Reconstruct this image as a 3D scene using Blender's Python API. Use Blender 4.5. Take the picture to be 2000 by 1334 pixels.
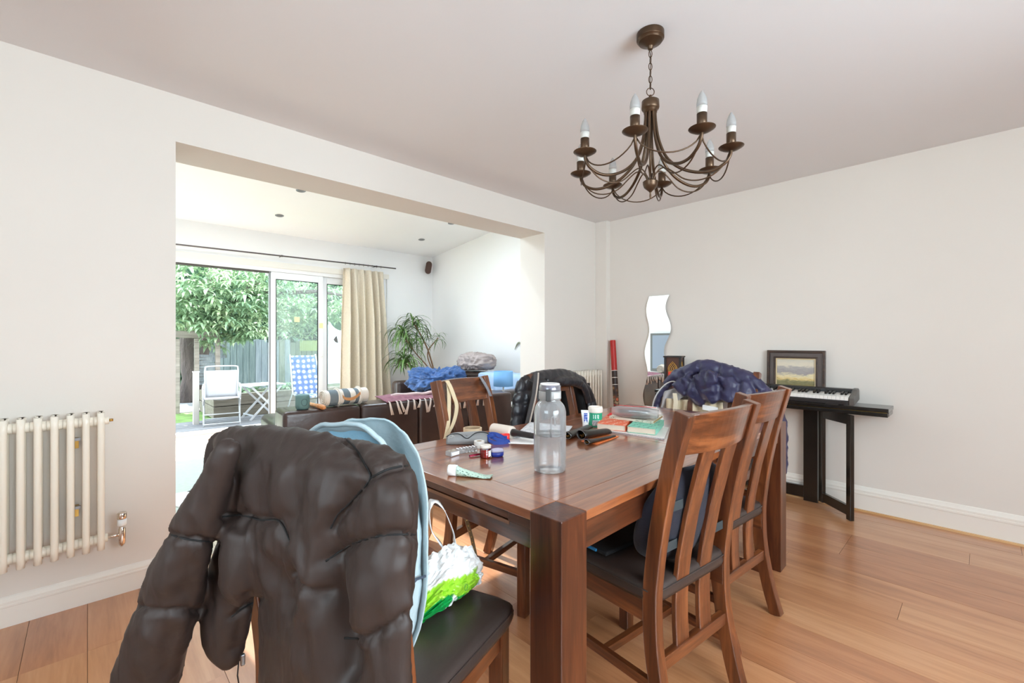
import bpy, math, random
from mathutils import Vector, Matrix, noise as mnoise
from math import sin, cos, pi, radians, sqrt, atan2, exp

scene = bpy.context.scene
for o in list(bpy.data.objects):
    bpy.data.objects.remove(o)
COL = scene.collection
PI = pi

# ------------------------------------------------------------------ camera
FPX, YAW, EYE = 873.18, radians(46.486), 1.18
cam_data = bpy.data.cameras.new('camera')
cam_data.sensor_width = 36.0
cam_data.lens = FPX / 2000 * 36.0
cam_data.clip_start = 0.05
cam_data.clip_end = 200
cam = bpy.data.objects.new('camera', cam_data)
COL.objects.link(cam)
cam.location = (0, 0, EYE)
cam.rotation_euler = (PI / 2, 0, YAW - PI / 2)
scene.camera = cam

# ------------------------------------------------------------------ sky, sun, daylight at the windows behind the camera
world = bpy.data.worlds.new('sky')
scene.world = world
world.use_nodes = True
_wn = world.node_tree
_bg = _wn.nodes['Background']
_bg.inputs[0].default_value = (0.74, 0.87, 1.0, 1)
_bg.inputs[1].default_value = 7.2

sun_data = bpy.data.lights.new('sun', 'SUN')
sun_data.energy = 22.0
sun_data.angle = radians(0.6)
sun_data.color = (1.0, 0.97, 0.93)
sun = bpy.data.objects.new('sun', sun_data)
COL.objects.link(sun)
_az, _el = radians(95.6), radians(53.5)
_sd = Vector((cos(_az) * cos(_el), sin(_az) * cos(_el), sin(_el)))
sun.rotation_euler = _sd.to_track_quat('Z', 'Y').to_euler()
sun.location = (1, 12, 9)


def area_light(name, loc, target, sx, sy, power, color):
    d = bpy.data.lights.new(name, 'AREA')
    d.shape = 'RECTANGLE'
    d.size, d.size_y = sx, sy
    d.energy = power
    d.color = color
    o = bpy.data.objects.new(name, d)
    COL.objects.link(o)
    o.location = loc
    o.rotation_euler = (Vector(target) - Vector(loc)).to_track_quat('-Z', 'Y').to_euler()
    return o


# daylight standing in the two windows of the room behind the camera
area_light('daylight_window_street', (0.9, -1.96, 1.52), (0.9, 2.0, 1.45), 2.2, 1.3, 80, (0.79, 0.915, 1.0))
area_light('daylight_window_side', (-1.66, 0.2, 1.5), (2.0, 0.3, 1.4), 1.5, 1.3, 8, (0.78, 0.91, 1.0))

# skylight standing in the two rooflights of the garden room
area_light('daylight_rooflight', (.8, 4.45, 2.9), (.9, 4.1, 0), 1.2, .85, 34, (.76, .90, 1.0))
area_light('daylight_rooflight', (2.6, 4.5, 2.9), (2.6, 4.1, 0), 1.1, .85, 34, (.76, .90, 1.0))

scene.view_settings.view_transform = 'Standard'
scene.view_settings.look = 'None'
scene.view_settings.exposure = 0.47
scene.view_settings.gamma = 1.0
scene.view_settings.use_curve_mapping = False
scene.cycles.use_denoising = True
scene.cycles.max_bounces = 10
scene.cycles.diffuse_bounces = 5
scene.cycles.glossy_bounces = 4
scene.cycles.transmission_bounces = 6
scene.cycles.transparent_max_bounces = 16
scene.cycles.sample_clamp_indirect = 6.0
scene.cycles.caustics_reflective = False
scene.cycles.caustics_refractive = False


# ------------------------------------------------------------------ geometry helpers
def _ray(u, v):
    f = Vector((cos(YAW), sin(YAW), 0))
    r = Vector((sin(YAW), -cos(YAW), 0))
    return f + r * ((u - 1000) / FPX) + Vector((0, 0, (667 - v) / FPX))


def at(u, v, x=None, y=None, z=None, d=None):
    """point of the room seen at photograph pixel (u, v) on a known plane (or at a known depth)"""
    r = _ray(u, v)
    if z is not None:
        t = (z - EYE) / r.z
    elif x is not None:
        t = x / r.x
    elif y is not None:
        t = y / r.y
    else:
        t = d
    return Vector((r.x * t, r.y * t, EYE + r.z * t))


def lerp(a, b, t):
    return a + (b - a) * t


class MB:
    """collects simple shapes into one mesh"""

    def __init__(self):
        self.v, self.f = [], []

    def add(self, vs, fs):
        n = len(self.v)
        self.v += [tuple(p) for p in vs]
        self.f += [tuple(i + n for i in f) for f in fs]
        return self

    def box(self, a, b, M=None):
        x0, y0, z0 = a
        x1, y1, z1 = b
        vs = [(x0, y0, z0), (x1, y0, z0), (x1, y1, z0), (x0, y1, z0), (x0, y0, z1), (x1, y0, z1), (x1, y1, z1), (x0, y1, z1)]
        if M is not None:
            vs = [M @ Vector(p) for p in vs]
        return self.add(vs, [(0, 3, 2, 1), (4, 5, 6, 7), (0, 1, 5, 4), (1, 2, 6, 5), (2, 3, 7, 6), (3, 0, 4, 7)])

    def cbox(self, c, s, M=None):
        return self.box([c[i] - s[i] / 2 for i in range(3)], [c[i] + s[i] / 2 for i in range(3)], M)

    def bar(self, p, q, w, t, up=(0, 0, 1)):
        """rectangular bar from p to q, w wide (sideways), t thick (along up)"""
        p, q, up = Vector(p), Vector(q), Vector(up)
        d = (q - p).normalized()
        s = d.cross(up)
        if s.length < 1e-5:
            s = d.cross(Vector((1, 0, 0)))
        s.normalize()
        u = s.cross(d).normalized()
        vs = []
        for c in (p, q):
            for a, b in ((-1, -1), (1, -1), (1, 1), (-1, 1)):
                vs.append(c + s * (a * w / 2) + u * (b * t / 2))
        return self.add(vs, [(0, 1, 2, 3), (7, 6, 5, 4), (0, 4, 5, 1), (1, 5, 6, 2), (2, 6, 7, 3), (3, 7, 4, 0)])

    def sweep(self, path, w, t, side):
        """rectangular section swept along path; side = fixed sideways axis; w along side, t across"""
        path = [Vector(p) for p in path]
        side = Vector(side).normalized()
        n = len(path)
        vs, fs = [], []
        for i, p in enumerate(path):
            d = (path[min(i + 1, n - 1)] - path[max(i - 1, 0)]).normalized()
            u = side.cross(d).normalized()
            ww = w[i] if isinstance(w, (list, tuple)) else w
            tt = t[i] if isinstance(t, (list, tuple)) else t
            for a, b in ((-1, -1), (1, -1), (1, 1), (-1, 1)):
                vs.append(p + side * (a * ww / 2) + u * (b * tt / 2))
        for i in range(n - 1):
            for k in range(4):
                a, b = i * 4 + k, i * 4 + (k + 1) % 4
                fs.append((a, b, b + 4, a + 4))
        fs.append((3, 2, 1, 0))
        e = (n - 1) * 4
        fs.append((e, e + 1, e + 2, e + 3))
        return self.add(vs, fs)

    def tube(self, path, r, n=10, caps=True, closed=False, flat=1.0, up=None):
        path = [Vector(p) for p in path]
        m = len(path)
        vs, fs = [], []
        nrm = None
        for i, p in enumerate(path):
            if closed:
                d = path[(i + 1) % m] - path[(i - 1) % m]
            else:
                d = path[min(i + 1, m - 1)] - path[max(i - 1, 0)]
            if d.length < 1e-9:
                d = Vector((0, 0, 1))
            d.normalize()
            if up is not None:
                nrm = Vector(up) - d * Vector(up).dot(d)
            elif nrm is None:
                a = Vector((0, 0, 1)) if abs(d.z) < .9 else Vector((1, 0, 0))
                nrm = a - d * a.dot(d)
            else:
                nrm = nrm - d * nrm.dot(d)
            if nrm.length < 1e-6:
                nrm = d.orthogonal()
            nrm.normalize()
            b = d.cross(nrm)
            rr = r[i] if isinstance(r, (list, tuple)) else r
            ff = flat[i] if isinstance(flat, (list, tuple)) else flat
            for k in range(n):
                an = 2 * PI * k / n
                vs.append(p + nrm * (cos(an) * rr * ff) + b * (sin(an) * rr))
        rng = m if closed else m - 1
        for i in range(rng):
            j = (i + 1) % m
            for k in range(n):
                k2 = (k + 1) % n
                fs.append((i * n + k, i * n + k2, j * n + k2, j * n + k))
        if caps and not closed:
            fs.append(tuple(range(n - 1, -1, -1)))
            fs.append(tuple((m - 1) * n + k for k in range(n)))
        return self.add(vs, fs)

    def lathe(self, prof, n=24, M=None, c=(0, 0, 0)):
        """prof = [(radius, z)] bottom to top"""
        vs, fs = [], []
        m = len(prof)
        c = Vector(c)
        for r, z in prof:
            for k in range(n):
                a = 2 * PI * k / n
                p = Vector((r * cos(a), r * sin(a), z))
                vs.append((M @ p if M is not None else p) + c)
        for i in range(m - 1):
            for k in range(n):
                k2 = (k + 1) % n
                fs.append((i * n + k, i * n + k2, (i + 1) * n + k2, (i + 1) * n + k))
        if prof[0][0] > 1e-6:
            fs.append(tuple(range(n - 1, -1, -1)))
        if prof[-1][0] > 1e-6:
            fs.append(tuple((m - 1) * n + k for k in range(n)))
        return self.add(vs, fs)

    def grid(self, fn, nu, nv, closed_u=False):
        vs, fs = [], []
        for j in range(nv + 1):
            for i in range(nu + (0 if closed_u else 1)):
                vs.append(fn(i / nu, j / nv))
        w = nu if closed_u else nu + 1
        for j in range(nv):
            for i in range(nu):
                i2 = (i + 1) % w
                fs.append((j * w + i, j * w + i2, (j + 1) * w + i2, (j + 1) * w + i))
        return self.add(vs, fs)

    def prism(self, pts, h, M=None):
        """polygon pts (x, y) extruded from z = 0 to h, then placed by M"""
        n = len(pts)
        vs = [Vector((p[0], p[1], 0)) for p in pts] + [Vector((p[0], p[1], h)) for p in pts]
        if M is not None:
            vs = [M @ p for p in vs]
        fs = [tuple(range(n - 1, -1, -1)), tuple(range(n, 2 * n))]
        fs += [(i, (i + 1) % n, n + (i + 1) % n, n + i) for i in range(n)]
        return self.add(vs, fs)

    def mesh(self, name='mesh'):
        me = bpy.data.meshes.new(name)
        me.from_pydata([tuple(p) for p in self.v], [], self.f)
        me.update()
        return me

    def build(self, name, mat, parent=None, loc=None, rot=None, smooth=False, bevel=0, seg=2, sub=0, solid=0):
        return link(name, self.mesh(name), mat, parent, loc, rot, smooth, bevel, seg, sub, solid)


def link(name, me, mat, parent=None, loc=None, rot=None, smooth=False, bevel=0, seg=2, sub=0, solid=0):
    if mat is not None and not me.materials:
        me.materials.append(mat)
    if smooth:
        me.polygons.foreach_set('use_smooth', [True] * len(me.polygons))
    o = bpy.data.objects.new(name, me)
    COL.objects.link(o)
    if parent is not None:
        o.parent = parent
    if loc is not None:
        o.location = loc
    if rot is not None:
        o.rotation_euler = rot
    if solid:
        m = o.modifiers.new('thickness', 'SOLIDIFY')
        m.thickness = solid
        m.offset = 0
    if bevel:
        m = o.modifiers.new('bevel', 'BEVEL')
        m.width = bevel
        m.segments = seg
        m.limit_method = 'ANGLE'
        m.angle_limit = radians(40)
        m.harden_normals = False
    if sub:
        m = o.modifiers.new('subdivision', 'SUBSURF')
        m.levels = m.render_levels = sub
    return o


def tag(o, label, cat=None, group=None, kind=None):
    o['label'] = label
    if cat:
        o['category'] = cat
    if group:
        o['group'] = group
    if kind:
        o['kind'] = kind
    return o


def thing(name, label, cat, loc=(0, 0, 0), rz=0, group=None):
    o = bpy.data.objects.new(name, None)
    o.empty_display_size = .1
    COL.objects.link(o)
    o.location = loc
    o.rotation_euler = (0, 0, rz)
    return tag(o, label, cat, group)


def struct(o, label, cat):
    return tag(o, label, cat, kind='structure')


def dup(root, loc, rz, label, group=None):
    r = root.copy()
    COL.objects.link(r)
    r.location = loc
    r.rotation_euler = (0, 0, rz)
    r['label'] = label
    if group:
        r['group'] = group
    for ch in list(root.children):
        c = ch.copy()
        COL.objects.link(c)
        c.parent = r
        for g in list(ch.children):
            d = g.copy()
            COL.objects.link(d)
            d.parent = c
    return r


def spline(pts, n=8):
    """Catmull-Rom through pts (tuples of any length)"""
    out = []
    m = len(pts)
    for i in range(m - 1):
        p0, p1, p2, p3 = pts[max(i - 1, 0)], pts[i], pts[i + 1], pts[min(i + 2, m - 1)]
        for k in range(n):
            t = k / n
            out.append(tuple(.5 * (2 * b + (c - a) * t + (2 * a - 5 * b + 4 * c - d) * t * t + (3 * b - a - 3 * c + d) * t ** 3)
                             for a, b, c, d in zip(p0, p1, p2, p3)))
    out.append(tuple(pts[-1]))
    return out


# ------------------------------------------------------------------ materials
def srgb(r, g, b):
    f = lambda c: (c / 255 / 12.92) if c / 255 <= .04045 else ((c / 255 + .055) / 1.055) ** 2.4
    return (f(r), f(g), f(b), 1)


def _nt(name):
    m = bpy.data.materials.new(name)
    m.use_nodes = True
    nt = m.node_tree
    return m, nt, nt.nodes['Principled BSDF']


def _coords(nt, scale=(1, 1, 1), kind='Object', rand=True):
    tc = nt.nodes.new('ShaderNodeTexCoord')
    mp = nt.nodes.new('ShaderNodeMapping')
    mp.inputs['Scale'].default_value = scale
    src = tc.outputs[kind]
    if rand:
        oi = nt.nodes.new('ShaderNodeObjectInfo')
        ml = nt.nodes.new('ShaderNodeMath')
        ml.operation = 'MULTIPLY'
        ml.inputs[1].default_value = 17.0
        nt.links.new(oi.outputs['Random'], ml.inputs[0])
        ad = nt.nodes.new('ShaderNodeVectorMath')
        ad.operation = 'ADD'
        nt.links.new(src, ad.inputs[0])
        nt.links.new(ml.outputs[0], ad.inputs[1])
        src = ad.outputs[0]
    nt.links.new(src, mp.inputs['Vector'])
    return mp.outputs['Vector']


def _noise(nt, vec, scale, detail=3, rough=.5, dist=0):
    n = nt.nodes.new('ShaderNodeTexNoise')
    n.inputs['Scale'].default_value = scale
    n.inputs['Detail'].default_value = detail
    n.inputs['Roughness'].default_value = rough
    n.inputs['Distortion'].default_value = dist
    nt.links.new(vec, n.inputs['Vector'])
    return n.outputs['Fac']


def _ramp(nt, fac, stops):
    r = nt.nodes.new('ShaderNodeValToRGB')
    el = r.color_ramp.elements
    el[0].position, el[0].color = stops[0]
    el[1].position, el[1].color = stops[1]
    for p, c in stops[2:]:
        e = el.new(p)
        e.color = c
    nt.links.new(fac, r.inputs['Fac'])
    return r.outputs['Color']


def _bump(nt, bsdf, height, strength, dist=.01):
    b = nt.nodes.new('ShaderNodeBump')
    b.inputs['Strength'].default_value = strength
    b.inputs['Distance'].default_value = dist
    nt.links.new(height, b.inputs['Height'])
    nt.links.new(b.outputs['Normal'], bsdf.inputs['Normal'])


def mix(c, k):
    return (c[0] * k, c[1] * k, c[2] * k, 1)


def plain(name, col, rough=.5, metal=0, var=.0, vscale=6, bump=0, bscale=60, spec=.5, sheen=0, coat=0, bdist=.01, stretch=(1, 1, 1)):
    m, nt, b = _nt(name)
    b.inputs['Roughness'].default_value = rough
    b.inputs['Metallic'].default_value = metal
    b.inputs['Specular IOR Level'].default_value = spec
    b.inputs['Sheen Weight'].default_value = sheen
    b.inputs['Coat Weight'].default_value = coat
    b.inputs['Coat Roughness'].default_value = .15
    vec = _coords(nt, stretch)
    if var:
        f = _noise(nt, vec, vscale, 4)
        nt.links.new(_ramp(nt, f, [(.3, mix(col, 1 - var)), (.7, mix(col, 1 + var))]), b.inputs['Base Color'])
    else:
        b.inputs['Base Color'].default_value = col
    if bump:
        _bump(nt, b, _noise(nt, vec, bscale, 4, .6), bump, bdist)
    return m


def wood(name, dark, mid, light, axis='Z', rough=.35, scale=1.0, coat=.2, bump=.06, cior=1.5, crough=.12):
    m, nt, b = _nt(name)
    s = {'X': (1.2, 16, 16), 'Y': (16, 1.2, 16), 'Z': (16, 16, 1.2)}[axis]
    vec = _coords(nt, tuple(k * scale for k in s))
    n1 = _noise(nt, vec, 1.3, 5, .6, .7)
    n2 = _noise(nt, vec, 7, 3, .6)
    mx = nt.nodes.new('ShaderNodeMath')
    mx.operation = 'MULTIPLY_ADD'
    nt.links.new(n2, mx.inputs[0])
    mx.inputs[1].default_value = .35
    nt.links.new(n1, mx.inputs[2])
    nt.links.new(_ramp(nt, mx.outputs[0], [(.42, dark), (.66, mid), (.86, light)]), b.inputs['Base Color'])
    b.inputs['Roughness'].default_value = rough
    b.inputs['Coat Weight'].default_value = coat
    b.inputs['Coat Roughness'].default_value = crough
    b.inputs['Coat IOR'].default_value = cior
    _bump(nt, b, n2, bump, .004)
    return m


def glassy(name, tint=(1, 1, 1, 1), gloss=.08, rough=.02, haze=0.0, hazecol=(.9, .95, 1, 1)):
    """thin pane: mostly see-through with a faint mirror and an optional pale haze"""
    m = bpy.data.materials.new(name)
    m.use_nodes = True
    nt = m.node_tree
    nt.nodes.clear()
    out = nt.nodes.new('ShaderNodeOutputMaterial')
    tr = nt.nodes.new('ShaderNodeBsdfTransparent')
    tr.inputs[0].default_value = tint
    gl = nt.nodes.new('ShaderNodeBsdfGlossy')
    gl.inputs['Roughness'].default_value = rough
    mx = nt.nodes.new('ShaderNodeMixShader')
    fr = nt.nodes.new('ShaderNodeFresnel')
    fr.inputs[0].default_value = 1.45
    ml = nt.nodes.new('ShaderNodeMath')
    ml.operation = 'MULTIPLY'
    ml.inputs[1].default_value = gloss / .04
    ml.use_clamp = True
    nt.links.new(fr.outputs[0], ml.inputs[0])
    nt.links.new(ml.outputs[0], mx.inputs[0])
    nt.links.new(tr.outputs[0], mx.inputs[1])
    nt.links.new(gl.outputs[0], mx.inputs[2])
    last = mx.outputs[0]
    if haze:
        df = nt.nodes.new('ShaderNodeBsdfTranslucent')
        df.inputs[0].default_value = hazecol
        d2 = nt.nodes.new('ShaderNodeBsdfDiffuse')
        d2.inputs[0].default_value = hazecol
        a = nt.nodes.new('ShaderNodeMixShader')
        a.inputs[0].default_value = .5
        nt.links.new(df.outputs[0], a.inputs[1])
        nt.links.new(d2.outputs[0], a.inputs[2])
        m2 = nt.nodes.new('ShaderNodeMixShader')
        m2.inputs[0].default_value = haze
        nt.links.new(last, m2.inputs[1])
        nt.links.new(a.outputs[0], m2.inputs[2])
        last = m2.outputs[0]
    nt.links.new(last, out.inputs[0])
    return m


M = {}
M['wall'] = plain('wall_paint', srgb(224, 218, 210), .85, var=.012, vscale=1.5, bump=.03, bscale=120, spec=.2)
M['wall_white'] = plain('white_wall_paint', srgb(244, 243, 243), .8, var=.01, vscale=1.5, bump=.03, bscale=120, spec=.2)
M['ceiling'] = plain('ceiling_paint', srgb(226, 225, 226), .85, spec=.2, bump=.02, bscale=140)
M['trim'] = plain('trim_paint', srgb(236, 231, 222), .4, spec=.4)
M['upvc'] = plain('white_upvc', srgb(240, 240, 242), .3)
M['radiator'] = plain('cream_radiator_enamel', srgb(240, 233, 218), .28, spec=.5)
M['brass'] = plain('brass', srgb(190, 150, 80), .3, 1)
M['chrome'] = plain('chrome', srgb(225, 215, 205), .12, 1)
M['steel'] = plain('brushed_steel', srgb(150, 150, 152), .35, 1)
M['bronze'] = plain('antique_bronze', srgb(84, 64, 47), .36, .7, var=.25, vscale=9)
M['black'] = plain('black_plastic', srgb(24, 24, 25), .4)
M['blackwood'] = plain('black_lacquered_wood', srgb(28, 25, 22), .22, coat=.5, var=.15, vscale=8)
M['grey'] = plain('grey_plastic', srgb(120, 120, 122), .45)
M['white'] = plain('white_plastic', srgb(240, 240, 238), .4)
M['paper'] = plain('white_paper', srgb(242, 240, 236), .8)
M['glass'] = glassy('window_glass', (.97, 1, .985, 1), .05)
M['glass_roof'] = glassy('sun_dimming_glass', (.52, .56, .60, 1), .05)  # grey tint added to weaken the sun through the unseen rooflights
M['glass_door'] = glassy('door_glass', (.92, .98, .96, 1), .06, haze=.05, hazecol=(.86, .95, .98, 1))  # reflected veil over the garden view put into the panes as haze
OAK = [srgb(164, 108, 70), srgb(186, 128, 86), srgb(198, 142, 100)]
M['plank'] = wood('oak_floorboard', *OAK, axis='Y', rough=.3, scale=.8, coat=.7, bump=.03, crough=.2)
M['plank_b'] = wood('oak_floorboard_redder', srgb(154, 98, 62), srgb(177, 117, 77), srgb(190, 131, 90), axis='Y', rough=.3, scale=.9, coat=.7, bump=.03, crough=.2)
M['plank_c'] = wood('oak_floorboard_paler', srgb(174, 118, 78), srgb(194, 138, 94), srgb(206, 152, 110), axis='Y', rough=.3, scale=.7, coat=.7, bump=.03, crough=.2)
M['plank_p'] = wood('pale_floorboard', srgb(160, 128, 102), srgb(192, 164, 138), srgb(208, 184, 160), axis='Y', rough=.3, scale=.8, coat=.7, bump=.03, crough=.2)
M['subfloor'] = plain('dark_gap', srgb(70, 42, 26), .8)
DARKW = [srgb(46, 22, 12), srgb(82, 42, 23), srgb(110, 62, 34)]
for ax in 'XYZ':
    M['dw' + ax] = wood('dark_stained_oak_' + ax.lower(), *DARKW, axis=ax, rough=.3, coat=.35)
# ================================================================== the setting
XR, YL, YE, H = 3.919, 2.79, 3.11, 2.42          # right wall, wall with the opening (two faces), ceiling
X0, Y0 = -1.6, -1.9                               # walls behind the camera
OX0, OX1, OZ = 0.321, 3.065, 2.184                # the wide opening
EX0, EX1, EY = -0.75, 4.49, 6.8                   # extension room
def ext_z(y):
    return 2.687 + .109 * (EY - y)

# --- floor: boards running along the room
floor = MB().box((X0 - .2, Y0 - .2, -.2), (EX1 + .2, EY + .15, -.012)).build('floor', M['subfloor'])
struct(floor, 'reddish oak board floor running through both rooms', 'floor')
rnd = random.Random(4)
PW = .178
plank_cache = {}
def plank(x, ya, yb):
    L = round(yb - ya, 2)
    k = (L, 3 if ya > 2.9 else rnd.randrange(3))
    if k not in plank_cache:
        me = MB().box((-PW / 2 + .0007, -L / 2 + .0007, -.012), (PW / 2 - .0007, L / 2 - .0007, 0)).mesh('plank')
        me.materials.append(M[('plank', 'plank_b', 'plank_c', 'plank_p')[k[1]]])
        plank_cache[k] = me
    o = bpy.data.objects.new('plank', plank_cache[k])
    COL.objects.link(o)
    o.parent = floor
    o.location = (x, (ya + yb) / 2, rnd.uniform(-.0006, 0))
ncol = int((XR - .003 - (-.63)) / PW)
for c in range(ncol + 4):
    x = XR - .003 - PW * (c + .5) + 4 * PW
    spans = []
    in_open = OX0 + .06 < x < OX1 - .06
    if x < XR - PW / 2 + .01:
        if in_open:
            spans = [(-.75, 2.95), (2.95, EY - .02)]
        else:
            spans = [(-.75, YL - .004), (YE + .004, EY - .02)]
    elif x < EX1 - PW / 2:
        spans = [(YE + .004, EY - .02)]
    for a, b in spans:
        y = a
        first = True
        while y < b - .01:
            L = rnd.choice((.9, 1.2, 1.5, 1.8, 2.1)) if not first else rnd.choice((.4, .6, .8, 1.0, 1.3, 1.6))
            first = False
            e = min(b, y + L)
            if b - e < .25:
                e = b
            plank(x, y, e)
            y = e
# rest of the boards behind the camera
MB().box((X0, Y0, -.012), (-.66, YL, -.001)).box((-.655, Y0, -.012), (XR, -.752, -.001)).build('plank', M['plank_b'], floor)

# --- walls of the dining room
w = MB()
w.box((X0 - .2, YL, 0), (OX0, YE, 3.3)).box((OX1, YL, 0), (EX1 + .2, YE, 3.3)).box((OX0, YL, OZ), (OX1, YE, 3.3))
struct(w.build('wall_left', M['wall']), 'long cream wall with the wide opening to the garden room', 'wall')
struct(MB().box((XR, Y0 - .2, 0), (XR + .2, YL, H + .3)).build('wall_right', M['wall']), 'plain pale wall behind the piano keyboard', 'wall')
# wall behind the camera with a window
WX0, WX1, WZ0, WZ1 = -.2, 2.0, .85, 2.15
w = MB().box((X0 - .2, Y0 - .2, 0), (WX0, Y0, H + .3)).box((WX1, Y0 - .2, 0), (XR, Y0, H + .3))
w.box((WX0, Y0 - .2, 0), (WX1, Y0, WZ0)).box((WX0, Y0 - .2, WZ1), (WX1, Y0, H + .3))
struct(w.build('wall_back', M['wall']), 'wall behind the camera with the street window', 'wall')
SY0, SY1 = -.55, .95
w = MB().box((X0 - .2, Y0, 0), (X0, SY0, H + .3)).box((X0 - .2, SY1, 0), (X0, YL, H + .3))
w.box((X0 - .2, SY0, 0), (X0, SY1, WZ0)).box((X0 - .2, SY0, WZ1), (X0, SY1, H + .3))
struct(w.build('wall_side', M['wall']), 'side wall behind the camera with a window', 'wall')
def sash(name, a, b, axis, label):
    """timber frame with a mullion standing in a wall hole"""
    r = thing(name, label, 'window')
    r['kind'] = 'structure'
    (x0, y0, z0), (x1, y1, z1) = a, b
    t = .06
    f = MB()
    if axis == 'x':
        f.box((x0, y0, z0), (x1, y1, z0 + t)).box((x0, y0, z1 - t), (x1, y1, z1)).box((x0, y0, z0 + t), (x0 + t, y1, z1 - t)).box((x1 - t, y0, z0 + t), (x1, y1, z1 - t))
        xm = (x0 + x1) / 2
        f.box((xm - t / 2, y0, z0 + t), (xm + t / 2, y1, z1 - t))
        g = MB().box((x0 + t, (y0 + y1) / 2 - .002, z0 + t), (x1 - t, (y0 + y1) / 2 + .002, z1 - t))
    else:
        f.box((x0, y0, z0), (x1, y1, z0 + t)).box((x0, y0, z1 - t), (x1, y1, z1)).box((x0, y0, z0 + t), (x1, y0 + t, z1 - t)).box((x0, y1 - t, z0 + t), (x1, y1, z1 - t))
        ym = (y0 + y1) / 2
        f.box((x0, ym - t / 2, z0 + t), (x1, ym + t / 2, z1 - t))
        g = MB().box(((x0 + x1) / 2 - .002, y0 + t, z0 + t), ((x0 + x1) / 2 + .002, y1 - t, z1 - t))
    f.build('window_frame', M['trim'], r)
    g.build('pane', M['glass'], r)
sash('window_1', (WX0, Y0 - .16, WZ0), (WX1, Y0 - .09, WZ1), 'x', 'white timber window behind the camera facing the street')
sash('window_2', (X0 - .16, SY0, WZ0), (X0 - .09, SY1, WZ1), 'y', 'white timber window in the side wall behind the camera')
c = MB().box((X0 - .2, Y0 - .2, H), (XR + .2, YL + .01, H + .2))
struct(c.build('ceiling', M['ceiling']), 'flat white dining room ceiling around the chandelier', 'ceiling')

# --- skirting: moulded section swept along each wall
def skirting(name, p, q, inward, h, label):
    prof = [(0, 0), (.016, 0), (.016, h * .66), (.019, h * .68), (.019, h * .74), (.016, h * .76), (.0165, h * .84), (.011, h * .9), (.006, h * .97), (0, h)]
    p, q, n = Vector(p), Vector(q), Vector(inward)
    m = MB()
    k = len(prof)
    vs = [e + n * a + Vector((0, 0, b)) for e in (p, q) for a, b in prof]
    fs = [(i, (i + 1) % k, k + (i + 1) % k, k + i) for i in range(k)] + [tuple(range(k - 1, -1, -1)), tuple(range(k, 2 * k))]
    m.add(vs, fs)
    return struct(m.build(name, M['trim']), label, 'skirting board')
skirting('baseboard_left', (X0, YL, 0), (OX0, YL, 0), (0, -1, 0), .122, 'white moulded skirting below the large radiator')
skirting('baseboard_left', (OX1, YL, 0), (XR - .07, YL, 0), (0, -1, 0), .122, 'short white skirting right of the wide opening')
skirting('baseboard_right', (XR, Y0, 0), (XR, 2.65, 0), (-1, 0, 0), .172, 'tall white moulded skirting along the right wall')
skirting('baseboard_back', (X0, Y0, 0), (XR, Y0, 0), (0, 1, 0), .15, 'white skirting behind the camera')
m = MB().box((XR - .028, Y0, 0), (XR - .0165, 2.65, .014))
struct(m.build('trim_1', wood('pale_beading', srgb(190, 140, 90), srgb(214, 170, 118), srgb(226, 188, 140), 'Y')), 'thin pale wooden beading along the right skirting', 'beading')
m = MB().box((3.852, 2.652, 0), (XR, YL, H))
struct(m.build('trim_2', M['wall'], bevel=.004), 'narrow boxed-in pipe in the far corner', 'pipe boxing')

# --- the garden room behind the opening
DX0, DX1, DZ = -.25, 3.6, 2.16                    # sliding door hole
w = MB().box((EX0 - .2, EY, -.2), (DX0, EY + .25, 3.2)).box((DX1, EY, -.2), (EX1 + .2, EY + .25, 3.2)).box((DX0, EY, DZ + .06), (DX1, EY + .25, 3.2))
struct(w.build('wall_garden', M['wall_white']), 'white end wall of the garden room around the sliding doors', 'wall')
struct(MB().box((EX1, YE, 0), (EX1 + .2, EY, 3.3)).build('wall_garden_right', M['wall_white']), 'bright white side wall behind the second sofa', 'wall')
struct(MB().box((EX0 - .2, YE, 0), (EX0, EY, 3.3)).build('wall_garden_left', M['wall_white']), 'white side wall carrying the television in the garden room', 'wall')
# sloping ceiling with two rooflights out of the camera's sight
def slope_box(m, x0, x1, y0, y1, t0=0., t1=.22):
    vs = []
    for (x, y) in ((x0, y0), (x1, y0), (x1, y1), (x0, y1)):
        vs.append((x, y, ext_z(y) + t0))
    for (x, y) in ((x0, y0), (x1, y0), (x1, y1), (x0, y1)):
        vs.append((x, y, ext_z(y) + t1))
    m.add(vs, [(0, 3, 2, 1), (4, 5, 6, 7), (0, 1, 5, 4), (1, 2, 6, 5), (2, 3, 7, 6), (3, 0, 4, 7)])
    return m
RL = [(.1, 1.5), (2.0, 3.2)]
RY0, RY1 = 3.9, 5.0
m = MB()
slope_box(m, EX0 - .2, EX1 + .2, YE - .2, RY0)
slope_box(m, EX0 - .2, EX1 + .2, RY1, EY + .3)
xs = [EX0 - .2] + [k for r in RL for k in r] + [EX1 + .2]
for i in range(0, len(xs), 2):
    slope_box(m, xs[i], xs[i + 1], RY0, RY1)
struct(m.build('ceiling_garden', M['wall_white']), 'sloping white ceiling of the garden room', 'ceiling')
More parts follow.
